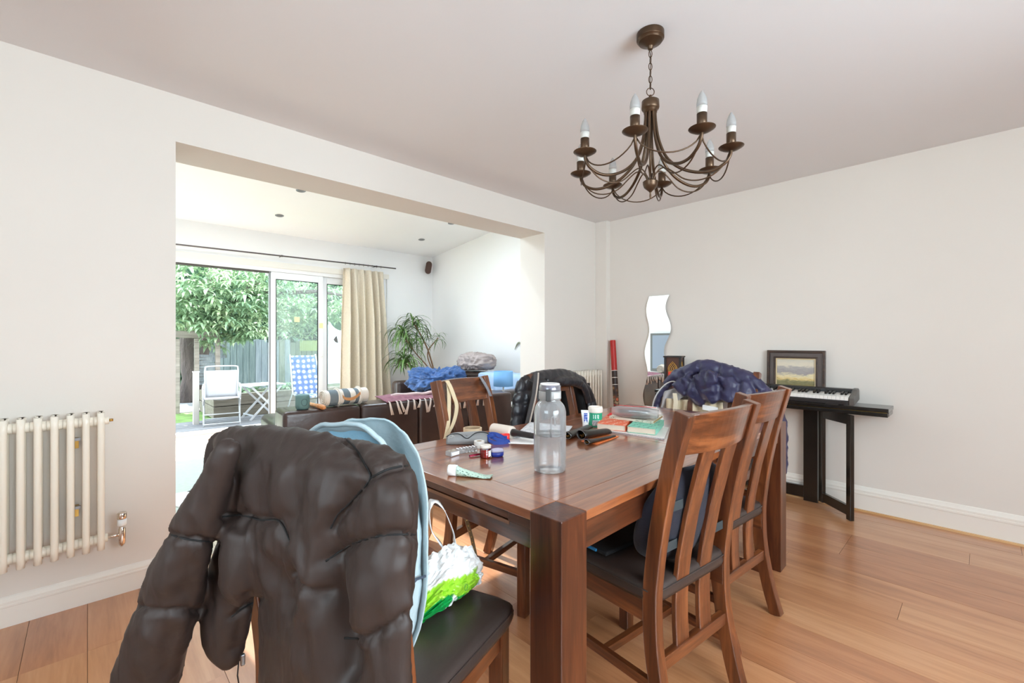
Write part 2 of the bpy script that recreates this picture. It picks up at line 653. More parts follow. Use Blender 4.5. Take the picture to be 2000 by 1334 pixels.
for i, (a, b) in enumerate(RL):
    r = thing('window_%d' % (3 + i), ('rooflight over the near end of the sofa', 'rooflight over the far end of the sofa')[i], 'rooflight')
    r['kind'] = 'structure'
    f = MB()
    t = .05
    slope_box(f, a, b, RY0, RY0 + t, .16, .27)
    slope_box(f, a, b, RY1 - t, RY1, .16, .27)
    slope_box(f, a, a + t, RY0 + t, RY1 - t, .16, .27)
    slope_box(f, b - t, b, RY0 + t, RY1 - t, .16, .27)
    f.build('window_frame', M['upvc'], r)
    slope_box(MB(), a + t, b - t, RY0 + t, RY1 - t, .2, .204).build('pane', M['glass_roof'], r)
# skirting of the garden room
skirting('baseboard_garden', (DX1 + .05, EY, 0), (EX1, EY, 0), (0, -1, 0), .12, 'white skirting behind the tall plant')
skirting('baseboard_garden', (EX1, YE, 0), (EX1, EY, 0), (-1, 0, 0), .12, 'white skirting behind the second sofa')

# --- sliding doors
door = thing('door_1', 'white framed sliding patio doors standing half open', 'sliding door', (0, EY, 0))
door['kind'] = 'structure'
f = MB()
fy0, fy1 = .03, .16
f.box((DX0, fy0, DZ), (DX1, fy1, DZ + .06)).box((DX0, fy0, -.02), (DX1, fy1, .03)).box((DX0, fy0, .03), (DX0 + .05, fy1, DZ)).box((DX1 - .05, fy0, .03), (DX1, fy1, DZ))
f.build('door_frame', M['upvc'], door, bevel=.004)
MB().box((DX0 + .05, fy0 + .02, DZ - .022), (1.86, fy1 - .03, DZ)).build('track', plain('dark_track', srgb(70, 62, 56), .5), door)
def leaf(x0, x1, y):
    t = .072
    p = MB().box((x0, y, .03), (x0 + t, y + .045, DZ - .002)).box((x1 - t, y, .03), (x1, y + .045, DZ - .002))
    p.box((x0 + t, y, .03), (x1 - t, y + .045, .03 + t * 1.2)).box((x0 + t, y, DZ - .1), (x1 - t, y + .045, DZ - .002))
    o = p.build('door_leaf', M['upvc'], door, bevel=.004)
    MB().box((x0 + t, y + .02, .03 + t * 1.2), (x1 - t, y + .024, DZ - .1)).build('pane', M['glass_door'], o)
    s = MB()
    for a in (x0 + t, x1 - t - .008):
        s.box((a, y - .001, .03 + t * 1.2), (a + .008, y + .019, DZ - .1))
    s.box((x0 + t, y - .001, DZ - .108), (x1 - t, y + .019, DZ - .1))
    s.build('glazing_seal', M['black'], o)
    return o
l1 = leaf(1.85, 2.575, .05)
l2 = leaf(2.58, 3.55, .1)
MB().box((2.535, .0475, .95), (2.565, .02, 1.15)).build('handle', M['white'], l1, bevel=.006)
MB().box((1.838, .04, .03), (1.851, .1, DZ)).build('door_edge', M['grey'], door)
MB().box((DX0 - .03, -.012, DZ + .052), (DX1 + .03, .03, DZ + .13)).build('door_head_trim', M['trim'], door)
# paper notes stuck to the panes
NOTES = []
NOTE = plain('yellow_note_paper', srgb(252, 250, 214), .7)
for (u, v, yy, lab) in ((580, 624, EY + .066, 'pale yellow square note stuck on the middle door pane'), (628, 636, EY + .046, 'yellow square note stuck on the door stile')):
    p = at(u, v, y=yy)
    o = MB().grid(lambda s, t: (s * .076 - .038, -.006 * t * t * (1 - t), t * .076 - .038), 4, 4).build('sticky_note', NOTE, loc=(p.x, yy - .002, p.z), solid=.0006)
    tag(o, lab, 'note')
    NOTES.append(o)

# --- recessed ceiling lights
DLV = [(1.75, 6.09), (1.72, 5.22), (3.78, 6.03), (3.75, 5.2)]
DLL = ['recessed ceiling spotlight left, nearer the garden doors', 'recessed ceiling spotlight left, beside the beam over the opening', 'recessed ceiling spotlight right, nearer the wall speaker', 'recessed ceiling spotlight right, beside the beam over the opening']
tilt = math.atan(.109)
for (x, y), lab in zip(DLV, DLL):
    r = thing('downlight', lab, 'spotlight', (x, y, ext_z(y)), group='recessed ceiling spotlights')
    r.rotation_euler = (-tilt, 0, 0)
    MB().lathe([(.034, -.001), (.044, -.006), (.05, -.004), (.05, 0), (.034, .0)], 24).build('bezel', M['steel'], r, smooth=True)
    MB().lathe([(.0, -.002), (.03, -.0018), (.034, -.0005)], 20).build('lamp_face', M['grey'], r)
# ================================================================== dining table
TR = radians(1.2)
table = thing('dining_table', 'dark stained oak dining table with square corner legs and a framed top', 'table', (.797, .673, 0), TR)
TL, TW, TH, LG = 1.868, .925, .76, .1
GLOSSW = [srgb(94, 46, 23), srgb(138, 76, 41), srgb(166, 100, 58)]
M['topX'] = wood('polished_table_wood_x', *GLOSSW, axis='X', rough=.3, coat=1.0, bump=.02, cior=1.95, crough=.12)
M['topY'] = wood('polished_table_wood_y', *GLOSSW, axis='Y', rough=.3, coat=1.0, bump=.02, cior=1.95, crough=.12)
M['legw'] = wood('table_leg_wood', srgb(46, 20, 11), srgb(76, 37, 20), srgb(102, 55, 30), axis='Z', rough=.32, coat=.2)
for x, y in ((0, 0), (TL - LG, 0), (0, TW - LG), (TL - LG, TW - LG)):
    MB().box((x, y, 0), (x + LG, y + LG, TH)).build('leg', M['legw'], table, bevel=.0025)
g = .0012
tt = .024
# framed top: four border boards and two halves of the panel, fine joints between
MB().box((LG + g, 0.002, TH - tt), (TL - LG - g, LG, TH)).build('border_board', M['topX'], table, bevel=.0015)
MB().box((LG + g, TW - LG, TH - tt), (TL - LG - g, TW - .002, TH)).build('border_board', M['topX'], table, bevel=.0015)
MB().box((.002, LG + g, TH - tt), (LG, TW - LG - g, TH)).build('border_board', M['topY'], table, bevel=.0015)
MB().box((TL - LG, LG + g, TH - tt), (TL - .002, TW - LG - g, TH)).build('border_board', M['topY'], table, bevel=.0015)
MB().box((LG + g, LG + g, TH - tt), (TL / 2 - g, TW - LG - g, TH - .0004)).build('top_panel', M['topX'], table, bevel=.001)
MB().box((TL / 2 + g, LG + g, TH - tt), (TL - LG - g, TW - LG - g, TH - .0004)).build('top_panel', M['topX'], table, bevel=.001)
# aprons, with the slot of the pull-out leaf in the end ones
def end_apron(x0, x1, out):
    m = MB().box((x0, LG, TH - .1), (x1, TW - LG, TH - .052))
    m.box((x0, LG, TH - .052), (x1, LG + .09, TH - tt)).box((x0, TW - LG - .09, TH - .052), (x1, TW - LG, TH - tt))
    a = m.build('apron', M['dwY'], table, bevel=.001)
    MB().box((x0 + .004, LG + .092, TH - .05), (x1 - .004, TW - LG - .092, TH - tt - .008)).build('leaf_edge', M['dwY'], a)
    MB().box((x0 - .001, LG + .085, TH - .062), (x0 + .003, TW - LG - .085, TH - .052)).build('slot_lip', wood('slot_lip_wood', srgb(90, 56, 36), srgb(130, 88, 60), srgb(150, 104, 74), 'Y'), a)
end_apron(.012, .036, -1)
end_apron(TL - .036, TL - .012, 1)
for y in (.012, TW - .036):
    MB().box((LG, y, TH - .1), (TL - LG, y + .024, TH - tt)).build('apron', M['dwX'], table, bevel=.001)

# ================================================================== dining chairs
LEATHER = plain('brown_seat_leather', srgb(54, 44, 40), .38, var=.1, vscale=14, bump=.12, bscale=180, bdist=.003, spec=.5)
CHW = [srgb(52, 24, 12), srgb(96, 50, 25), srgb(134, 77, 42)]
for ax in 'XYZ':
    M['ch' + ax] = wood('chair_oak_' + ax.lower(), *CHW, axis=ax, rough=.3, coat=.5)
POST = [(-.27, 0.), (-.235, .12), (-.205, .28), (-.198, .42), (-.205, .52), (-.225, .66), (-.26, .83), (-.302, .985)]
def post_y(z):
    for (ya, za), (yb, zb) in zip(POST, POST[1:]):
        if za <= z <= zb:
            return lerp(ya, yb, (z - za) / (zb - za))
    return POST[-1][0]
def make_chair(label):
    t = thing('dining_chair', label, 'chair', group='dining chairs around the table')
    path = [(p[0], p[1]) for p in spline(POST, 4)]
    for s in (-1, 1):
        MB().sweep([(s * .197, y, z) for y, z in path], .036, .046, (1, 0, 0)).build('back_post', M['chZ'], t, bevel=.003)
        MB().box((s * .19 - .021, .175, 0), (s * .19 + .021, .217, .425)).build('leg', M['chZ'], t, bevel=.003)
        MB().box((s * .19 - .012, -.215, .355), (s * .19 + .012, .18, .425)).build('side_rail', M['chY'], t, bevel=.002)
        MB().box((s * .19 - .01, -.225, .16), (s * .19 + .01, .18, .19)).build('stretcher', M['chY'], t, bevel=.002)
    MB().box((-.17, .183, .355), (.17, .208, .425)).build('front_rail', M['chX'], t, bevel=.002)
    MB().box((-.18, -.02, .162), (.18, .002, .188)).build('stretcher', M['chX'], t, bevel=.002)
    # concave top rail
    m = MB()
    n = 14
    vs, fs = [], []
    for i in range(n + 1):
        x = lerp(-.181, .181, i / n)
        bow = .03 * (1 - (x / .181) ** 2)
        arch = .004 * (1 - (x / .181) ** 2)
        for z in (.862, .98 + arch):
            y = post_y(min(z, .985)) - bow
            vs += [(x, y - .012, z), (x, y + .012, z)]
    for i in range(n):
        a, b = i * 4, i * 4 + 4
        fs += [(a, b, b + 2, a + 2), (a + 1, a + 3, b + 3, b + 1), (a + 2, b + 2, b + 3, a + 3), (a, a + 1, b + 1, b)]
    fs += [(0, 2, 3, 1), (n * 4, n * 4 + 1, n * 4 + 3, n * 4 + 2)]
    m.add(vs, fs).build('top_rail', M['chX'], t, bevel=.003)
    MB().box((-.18, post_y(.24) - .012, .225), (.18, post_y(.24) + .012, .265)).build('lower_rail', M['chX'], t, bevel=.002)
    for x in (-.066, .066):
        zz = [.258 + k * (.868 - .258) / 9 for k in range(10)]
        MB().sweep([(x, post_y(z) - .028 * (1 - (x / .181) ** 2) * ((z - .258) / .61), z) for z in zz], .068, .016, (1, 0, 0)).build('back_slat', M['chZ'], t, bevel=.003)
    # padded seat: squircle-edged cushion with a piping seam
    def pad(zt, zb, ins):
        vs, fs = [], []
        ring = []
        N = 48
        for (k, z) in ((1.0, zb), (1.012, zb + .012), (1.0, zt - .016), (.975, zt - .006), (.9, zt), (.5, zt + .004), (.0, zt + .005)):
            row = []
            for i in range(N):
                a = 2 * PI * i / N
                c, s = cos(a), sin(a)
                p = 16
                r = (abs(c) ** p + abs(s) ** p) ** (-1 / p)
                wd = .222 + .008 * s * r
                row.append((k * r * c * wd - 0, k * r * s * .222 + .006, z))
            ring.append(row)
        for row in ring:
            vs.extend(row)
        for j in range(len(ring) - 1):
            for i in range(N):
                i2 = (i + 1) % N
                fs.append((j * N + i, j * N + i2, (j + 1) * N + i2, (j + 1) * N + i))
        fs.append(tuple(range(N - 1, -1, -1)))
        return MB().add(vs, fs)
    s = pad(.478, .426, 0).build('seat', LEATHER, t, smooth=True)
    N = 60
    pip = []
    for i in range(N):
        a = 2 * PI * i / N
        c, sn = cos(a), sin(a)
        r = (abs(c) ** 16 + abs(sn) ** 16) ** (-1 / 16)
        pip.append((r * c * (.2235 + .008 * sn * r), r * sn * .2235 + .006, .458))
    MB().tube(pip, .0026, 6, closed=True).build('piping', LEATHER, s, smooth=True)
    return t
chairA = make_chair('oak dining chair with a dark support cushion, nearer of the two on the right')
chairA.location, chairA.rotation_euler = (1.405, .838, 0), (0, 0, radians(-5.7))
chairB = dup(chairA, (1.985, .897, 0), radians(-4.5), 'oak dining chair on the right side, farther from the camera')
chairL = dup(chairA, (1.50, 1.60, 0), radians(194), 'sunlit oak dining chair with a cream strap over its back')
chairM = dup(chairA, (2.12, 1.575, 0), radians(186), 'dining chair under the black padded jacket on the window side')
chairN = dup(chairA, (2.74, 1.16, 0), radians(92), 'dining chair at the far head of the table under the navy coat')
FA = 20.0
chairF = dup(chairA, (.557, 1.012, 0), radians(FA - 90), 'dining chair in the foreground wearing the dark brown puffer jacket')

# support cushion tied to the near right chair, and the loose seat pad under it
CUSH = plain('navy_plush', srgb(24, 25, 38), .9, sheen=.08, var=.25, vscale=20, bump=.25, bscale=90, bdist=.004)
cush = thing('lumbar_cushion', 'dark navy plush support cushion strapped to the near right chair', 'cushion', chairA.location, chairA.rotation_euler.z)
def cushion_pt(s, t):
    a = 2 * PI * s
    e = sin(PI * (.03 + .94 * t))
    z = .49 + .30 * t
    c, sn = cos(a), sin(a)
    p = 3.2
    r = (abs(c) ** p + abs(sn) ** p) ** (-1 / p)
    k = e ** .34
    wing = .035 * (abs(c * r) ** 2)
    dip = 1 - .10 * exp(-((t - .55) / .03) ** 2) * (1 if sn > 0 else .3)
    return (c * r * .205 * k, -.15 + sn * r * lerp(.056, .036, t) * k * dip + wing * (1 - .6 * t) - .075 * t, z)
MB().grid(cushion_pt, 44, 26, closed_u=True).build('cushion_body', CUSH, cush, smooth=True)
STR = plain('grey_elastic', srgb(46, 52, 54), .8)
for (z, x0, x1) in ((.70, -.178, -.1), (.575, -.178, -.1), (.56, .1, .178)):
    y = post_y(z)
    MB().box((x0, y - .004, z - .014), (x1, y - .0015, z + .014)).build('strap', STR, cush)
pad = thing('seat_pad', 'thin black mesh pad on the near right chair seat', 'cushion', chairA.location, chairA.rotation_euler.z)
MB().box((-.19, -.02, .4835), (.19, .19, .499)).build('pad_body', plain('black_mesh_fabric', srgb(26, 26, 28), .85, bump=.4, bscale=240, bdist=.003), pad, bevel=.007, seg=3)
MB().box((-.196, .02, .489), (-.189, .07, .496)).build('tag', plain('blue_label', srgb(30, 130, 190), .6), pad)

# ================================================================== chandelier
ch = thing('chandelier', 'antique bronze eight-arm candle chandelier hanging from a chain', 'chandelier', (1.642, .921, 0))
BZ = M['bronze']
MB().lathe([(.0, 2.352), (.009, 2.354), (.012, 2.366), (.03, 2.378), (.046, 2.384), (.05, 2.392), (.0535, 2.394), (.0535, 2.4195)], 32).build('ceiling_rose', BZ, ch, smooth=True, bevel=.001)
def link_path(z0, z1, w, ang):
    pts = []
    n = 16
    zc, hh = (z0 + z1) / 2, (z1 - z0) / 2
    for i in range(n):
        a = 2 * PI * i / n
        r = w * cos(a)
        zz = zc + hh * sin(a) * (1 if abs(sin(a)) > .5 else 1)
        pts.append((r * cos(ang), r * sin(ang), zz))
    return pts
lz = [2.352, 2.327, 2.301, 2.275, 2.249, 2.223]
for i, z in enumerate(lz):
    MB().tube(link_path(z - .030, z, .0065, YAW + (0 if i % 2 else PI / 2)), .0016, 6, closed=True).build('chain_link', BZ, ch, smooth=True)
MB().tube([(.004 * sin(k * .9), .004 * cos(k * .7), 2.355 - k * .0125) for k in range(14)], .0016, 6).build('flex', plain('brown_flex', srgb(60, 44, 34), .6), ch, smooth=True)
MB().tube(link_path(2.168, 2.2, .0155, YAW - PI / 2), .0018, 6, closed=True).build('ring', BZ, ch, smooth=True)
MB().lathe([(.0, 2.172), (.006, 2.17), (.007, 2.162), (.004, 2.158), (.01, 2.154), (.028, 2.150), (.034, 2.146), (.035, 2.118), (.032, 2.112), (.026, 2.108), (.026, 2.098), (.0, 2.098)][::-1], 28).build('hub', BZ, ch, smooth=True)
MB().tube([(0, 0, 2.1), (0, 0, 1.83)], .0045, 10).build('stem', BZ, ch, smooth=True)
MB().lathe([(.0, 1.752), (.003, 1.754), (.004, 1.765), (.003, 1.778), (.007, 1.784), (.012, 1.788), (.025, 1.8), (.029, 1.812), (.029, 1.82), (.03, 1.822), (.024, 1.826), (.012, 1.832), (.006, 1.84), (.0, 1.84)], 24).build('lower_finial', BZ, ch, smooth=True)
CR, CZ = .292, 1.9
BULB = glassy('frosted_bulb_glass', (.93, .93, .93, 1), .06, .2, haze=.55, hazecol=(.62, .62, .61, 1))
BULBC = plain('bulb_ceramic_base', srgb(196, 193, 186), .5)
toward = atan2(-.921, -1.642)
for i in range(8):
    a = toward + radians(-10 + 45 * i)
    ca, sa = cos(a), sin(a)
    prof = [(.018, 2.11), (.022, 2.05), (.034, 1.98), (.062, 1.91), (.11, 1.86), (.17, 1.832), (.225, 1.828), (.268, 1.846), (.288, 1.872), (CR, CZ - .006)]
    arm = MB().tube([(r * ca, r * sa, z) for r, z in spline(prof, 5)], .0058, 8).build('arm', BZ, ch, smooth=True)
    pan = MB().lathe([(.0, CZ - .01), (.012, CZ - .01), (.03, CZ - .004), (.043, CZ + .004), (.044, CZ + .0055), (.03, CZ + .001), (.0, CZ + .0)], 28, c=(CR * ca, CR * sa, 0)).build('drip_pan', BZ, ch, smooth=True)
    MB().lathe([(.0165, CZ), (.0168, CZ + .055), (.014, CZ + .055), (.014, CZ + .05)], 20, c=(CR * ca, CR * sa, 0)).build('candle_tube', BZ, pan, smooth=True)
    b = MB().lathe([(.0125, CZ + .05), (.0165, CZ + .062), (.0172, CZ + .078)], 18, c=(CR * ca, CR * sa, 0)).build('bulb_base', BULBC, ch, smooth=True)
    MB().lathe([(.0172, CZ + .078), (.0175, CZ + .09), (.0150, CZ + .106), (.009, CZ + .122), (.003, CZ + .132), (.0, CZ + .134)], 18, c=(CR * ca, CR * sa, 0)).build('bulb_glass', BULB, b, smooth=True)
    # garland to the next arm and scroll from the finial
    a2 = a + PI / 4
    P0, P1 = Vector((CR * .985 * ca, CR * .985 * sa, CZ - .012)), Vector((CR * .985 * cos(a2), CR * .985 * sin(a2), CZ - .012))
    pts = []
    for k in range(15):
        t = k / 14
        p = P0.lerp(P1, t)
        sag = .062 * (1 - (2 * t - 1) ** 2) ** .7
        q = Vector((p.x, p.y, 0))
        q = q * (1 + .03 * (1 - (2 * t - 1) ** 2))
        pts.append((q.x, q.y, p.z - sag))
    MB().tube(pts, .0027, 6).build('garland', BZ, ch, smooth=True)
    sc = [(.012, 1.828), (.02, 1.85), (.038, 1.868), (.06, 1.868), (.09, 1.845), (.13, 1.812), (.18, 1.8), (.23, 1.812), (.268, 1.845), (.286, 1.885)]
    MB().tube([(r * ca, r * sa, z) for r, z in spline(sc, 4)], .0027, 6).build('scroll', BZ, ch, smooth=True)

# ================================================================== radiators
def radiator(name, label, x_right, n, pitch, z0, z1, y, tubes=2, dirx=-1, rr=.0125):
    r = thing(name, label, 'radiator', (0, 0, 0))
    for i in range(n):
        x = x_right + dirx * pitch * i
        cx = MB()
        for dy in (-.028, .028):
            pts = [(x, y + dy * .35, z0 + .012), (x, y + dy * .9, z0 + .018), (x, y + dy, z0 + .04), (x, y + dy, z1 - .04), (x, y + dy * .9, z1 - .018), (x, y + dy * .35, z1 - .012)]
            cx.tube(spline(pts, 3), rr, 12)
        cx.tube([(x, y - .03, z0 + .03), (x, y + .03, z0 + .03)], rr * 1.05, 10).tube([(x, y - .03, z1 - .03), (x, y + .03, z1 - .03)], rr * 1.05, 10)
        cx.build('column', M['radiator'], r, smooth=True)
        if i < n - 1:
            for z in (z0 + .035, z1 - .035):
                MB().tube([(x, y, z), (x + dirx * pitch / 2 * .98, y, z)], .021, 14).tube([(x + dirx * pitch / 2 * 1.02, y, z), (x + dirx * pitch, y, z)], .021, 14).build('joint', M['radiator'], r, smooth=True)
    return r
rl = radiator('column_radiator', 'large cream column radiator with chrome valve on the left wall', .043, 12, .0478, .268, .862, 2.70)
y = 2.70
MB().tube([(.043, y, .827), (.07, y, .827)], .017, 12).build('bush', M['radiator'], rl, smooth=True)
MB().tube([(.07, y, .827), (.084, y, .827)], .006, 8).build('air_vent', M['brass'], rl, smooth=True)
MB().tube([(.043, y, .303), (.066, y, .303)], .018, 12).build('bush', M['radiator'], rl, smooth=True)
v = MB().tube([(.066, y, .303), (.11, y, .303)], .007, 10).build('valve_tail', M['chrome'], rl, smooth=True)
vb = MB().lathe([(.010, .255), (.012, .262), (.0135, .27), (.0135, .328), (.011, .333), (.011, .342)], 16, c=(.114, y, 0)).build('valve_body', M['chrome'], rl, smooth=True)
MB().lathe([(.015, .342), (.0165, .346), (.0165, .372)], 18, c=(.114, y, 0)).build('valve_collar', M['white'], vb, smooth=True)
MB().lathe([(.0165, .373), (.0175, .378), (.0175, .398), (.015, .402), (.0, .402)], 18, c=(.114, y, 0)).build('valve_head', M['chrome'], vb, smooth=True)
for z in (.74, .44):
    MB().box((-.044, 2.745, z - .03), (-.028, 2.79, z + .012)).build('wall_bracket', M['brass'], rl)
    MB().box((-.05, 2.735, z + .004), (-.022, 2.745, z + .016)).build('bracket_clip', M['steel'], rl)
for z in (.78, .35):
    pass
rr_ = radiator('column_radiator', 'slim cream column radiator beyond the black jacket right of the opening', 3.805, 11, .045, .14, .878, 2.715)
MB().tube([(3.3, 2.715, .175), (3.27, 2.715, .175), (3.262, 2.715, .16), (3.262, 2.715, 0)], .008, 8).build('feed_pipe', M['chrome'], rr_, smooth=True)
MB().tube([(3.805, 2.715, .175), (3.822, 2.715, .175), (3.826, 2.715, .16), (3.826, 2.715, 0)], .008, 8).build('feed_pipe', M['chrome'], rr_, smooth=True)
MB().tube([(-.483, 2.70, .303), (-.52, 2.70, .303), (-.53, 2.70, .29), (-.53, 2.70, 0)], .008, 8).build('feed_pipe', M['chrome'], rl, smooth=True)
MB().tube([(.114, 2.70, .26), (.114, 2.72, .245), (.114, 2.79, .245)], .007, 8).build('feed_pipe', M['chrome'], rl, smooth=True)
# ================================================================== along the right wall
con = thing('console_table', 'narrow black gateleg console table against the right wall', 'console table')
BW = M['blackwood']
CX0, CX1, CY0, CY1, CZT = 3.672, 3.9, .41, 2.02, .752
MB().box((CX0, CY0, CZT - .026), (CX1, CY1, CZT)).build('top', BW, con, bevel=.003)
MB().box((CX0 + .004, CY0 + .004, CZT - .056), (CX0 + .028, CY1 - .004, CZT - .03)).box((CX0 + .05, CY0 + .004, CZT - .056), (CX1, CY1 - .004, CZT - .03)).build('folded_leaf', BW, con, bevel=.003)
MB().box((CX0 + .03, CY0 + .012, CZT - .031), (CX0 + .05, CY1 - .012, CZT - .026)).build('hinge_strip', M['brass'], con)
for yy in (.875, 1.56):
    MB().box((3.862, yy - .045, .0), (3.897, yy + .045, CZT - .056)).build('post', BW, con, bevel=.002)
MB().box((3.866, .92, .02), (3.893, 1.515, .105)).build('base_rail', BW, con, bevel=.002)
MB().box((3.70, 1.19, .0), (3.866, 1.26, .045)).build('foot', BW, con, bevel=.003)
def gate(yh, ye, xe):
    p, q = Vector((3.868, yh, 0)), Vector((xe, ye, 0))
    d = (q - p).normalized()
    up = Vector((0, 0, 1))
    g_ = MB().bar(p + up * .02 + d * .02, p + up * (CZT - .058) + d * .02, .026, .04, d)
    s = g_.build('gate_stile', BW, con, bevel=.002)
    MB().bar(q + up * 0 - d * .02, q + up * (CZT - .058) - d * .02, .026, .04, d).build('gate_stile', BW, con, bevel=.002)
    for z in (.06, CZT - .09):
        MB().bar(p + up * z + d * .04, q + up * z - d * .04, .024, .065).build('gate_rail', BW, con, bevel=.002)
gate(.815, .59, 3.64)
gate(1.62, 1.8, 3.70)

kb = thing('piano_keyboard', 'black electric piano keyboard lying on the console table', 'keyboard', (3.674, 0, CZT))
kb.rotation_euler = (0, radians(-8), 0)
KY0, KY1, KX0, KX1 = .585, 1.66, .004, .188
KBM = plain('keyboard_case', srgb(44, 42, 42), .45)
prof = [(KX0, .002), (KX1, .002), (KX1, .066), (KX1 - .012, .078), (KX1 - .05, .08), (KX1 - .06, .032), (KX0 + .004, .031), (KX0, .024)]
n = len(prof)
def ext_y(prof, a, b):
    k = len(prof)
    vs = [(x, a, z) for x, z in prof] + [(x, b, z) for x, z in prof]
    return vs, [tuple(range(k)), tuple(range(2 * k - 1, k - 1, -1))] + [(i, k + i, k + (i + 1) % k, (i + 1) % k) for i in range(k)]
MB().add(*ext_y(prof, KY0 + .03, KY1 - .03)).build('case', KBM, kb, bevel=.002)
cheek = [(KX0 - .004, .0), (KX1 + .002, .0), (KX1 + .002, .07), (KX1 - .012, .084), (KX1 - .06, .084), (KX0 + .05, .058), (KX0 - .004, .05)]
for a, b in ((KY0, KY0 + .03), (KY1 - .03, KY1)):
    MB().add(*ext_y(cheek, a, b)).build('end_cheek', plain('cheek_plastic', srgb(92, 88, 84), .4), kb, bevel=.006, seg=3)
nk = 44
pitch = (KY1 - KY0 - .064) / nk
wk = MB().box((KX0 + .004, -pitch / 2 + .0006, 0), (KX1 - .062, pitch / 2 - .0006, .024)).mesh('white_key')
bk = MB().box((KX0 + .055, -.0055, 0), (KX1 - .062, .0055, .014)).mesh('black_key')
IV = plain('key_ivory', srgb(242, 240, 235), .25)
EB = plain('key_ebony', srgb(20, 19, 19), .3)
slope = -math.atan((.064 - .028) / (KX1 - .06 - KX0 - .004)) * .35
for i in range(nk):
    yk = KY0 + .032 + pitch * (i + .5)
    o = link('white_key', wk, IV, kb, (0, yk, .032))
    if i % 7 not in (2, 6):
        link('black_key', bk, EB, kb, (0, yk + pitch / 2, .0555))

for yy in (KY0 + .1, KY1 - .1):
    MB().box((KX1 - .03, yy - .015, -.022), (KX1 - .01, yy + .015, .004)).build('rear_foot', M['black'], kb)

# oil painting leaning on the wall
pa = thing('framed_painting', 'small landscape painting in a dark stepped frame behind the keyboard', 'painting', (0, 0, CZT))
y0, y1, zt = .787, 1.172, .36
DKF = wood('dark_frame_wood', srgb(34, 22, 16), srgb(58, 40, 30), srgb(78, 56, 42), 'Y', rough=.4)
lean = lambda x, z: (3.883 + .012 * z / zt + x)
def frame_ring(o0, o1, zi0, zi1, x0, x1, name, mat, bev=.003):
    """rectangular ring: outer inset o0, inner inset o1; front at x0, back at x1"""
    vs, fs = [], []
    for ins, xx in ((o0, x1), (o0, x0), (o1, x0), (o1, x1)):
        for (yy, zz) in ((y0 + ins, ins), (y1 - ins, ins), (y1 - ins, zt - ins), (y0 + ins, zt - ins)):
            vs.append((lean(xx, zz), yy, zz))
    for j in range(4):
        for i in range(4):
            a, b = j * 4 + i, j * 4 + (i + 1) % 4
            c_, d_ = ((j + 1) % 4) * 4 + (i + 1) % 4, ((j + 1) % 4) * 4 + i
            fs.append((a, b, c_, d_))
    return MB().add(vs, fs).build(name, mat, pa, bevel=bev)
frame_ring(0, .018, 0, 0, -.012, .01, 'outer_moulding', DKF)
frame_ring(.018, .055, 0, 0, -.002, .01, 'frieze', plain('brown_grey_frieze', srgb(92, 82, 78), .45, var=.1, vscale=20))
frame_ring(.048, .06, 0, 0, -.008, .01, 'inner_moulding', DKF)
frame_ring(.060, .068, 0, 0, -.004, .01, 'slip', plain('gilt_slip', srgb(214, 192, 150), .4))
def painting_mat():
    m, nt, b = _nt('landscape_canvas')
    tc = nt.nodes.new('ShaderNodeTexCoord')
    sx = nt.nodes.new('ShaderNodeSeparateXYZ')
    nt.links.new(tc.outputs['Generated'], sx.inputs[0])
    mp = nt.nodes.new('ShaderNodeMapping')
    mp.inputs['Scale'].default_value = (1, 2.2, 5.5)
    nt.links.new(tc.outputs['Generated'], mp.inputs['Vector'])
    nz = _noise(nt, mp.outputs[0], 1.7, 6, .62, .6)
    ad = nt.nodes.new('ShaderNodeMath')
    ad.operation = 'MULTIPLY_ADD'
    nt.links.new(nz, ad.inputs[0])
    ad.inputs[1].default_value = .46
    nt.links.new(sx.outputs['Z'], ad.inputs[2])
    sb = nt.nodes.new('ShaderNodeMath')
    sb.operation = 'SUBTRACT'
    nt.links.new(ad.outputs[0], sb.inputs[0])
    sb.inputs[1].default_value = .23
    col = _ramp(nt, sb.outputs[0], [(.0, srgb(120, 100, 62)), (.1, srgb(158, 138, 84)), (.19, srgb(128, 122, 82)), (.26, srgb(150, 140, 104)),
                                    (.33, srgb(226, 196, 128)), (.44, srgb(236, 220, 178)), (.55, srgb(160, 152, 150)), (.70, srgb(176, 170, 164)), (.80, srgb(220, 210, 188)), (1.0, srgb(206, 200, 184))])
    nt.links.new(col, b.inputs['Base Color'])
    b.inputs['Roughness'].default_value = .5
    return m
MB().add([(lean(.004, z), y, z) for y, z in ((y0 + .066, .066), (y1 - .066, .066), (y1 - .066, zt - .066), (y0 + .066, zt - .066))] + [(lean(.009, z), y, z) for y, z in ((y0 + .066, .066), (y1 - .066, .066), (y1 - .066, zt - .066), (y0 + .066, zt - .066))],
         [(0, 3, 2, 1), (4, 5, 6, 7), (0, 1, 5, 4), (1, 2, 6, 5), (2, 3, 7, 6), (3, 0, 4, 7)]).build('canvas', painting_mat(), pa)

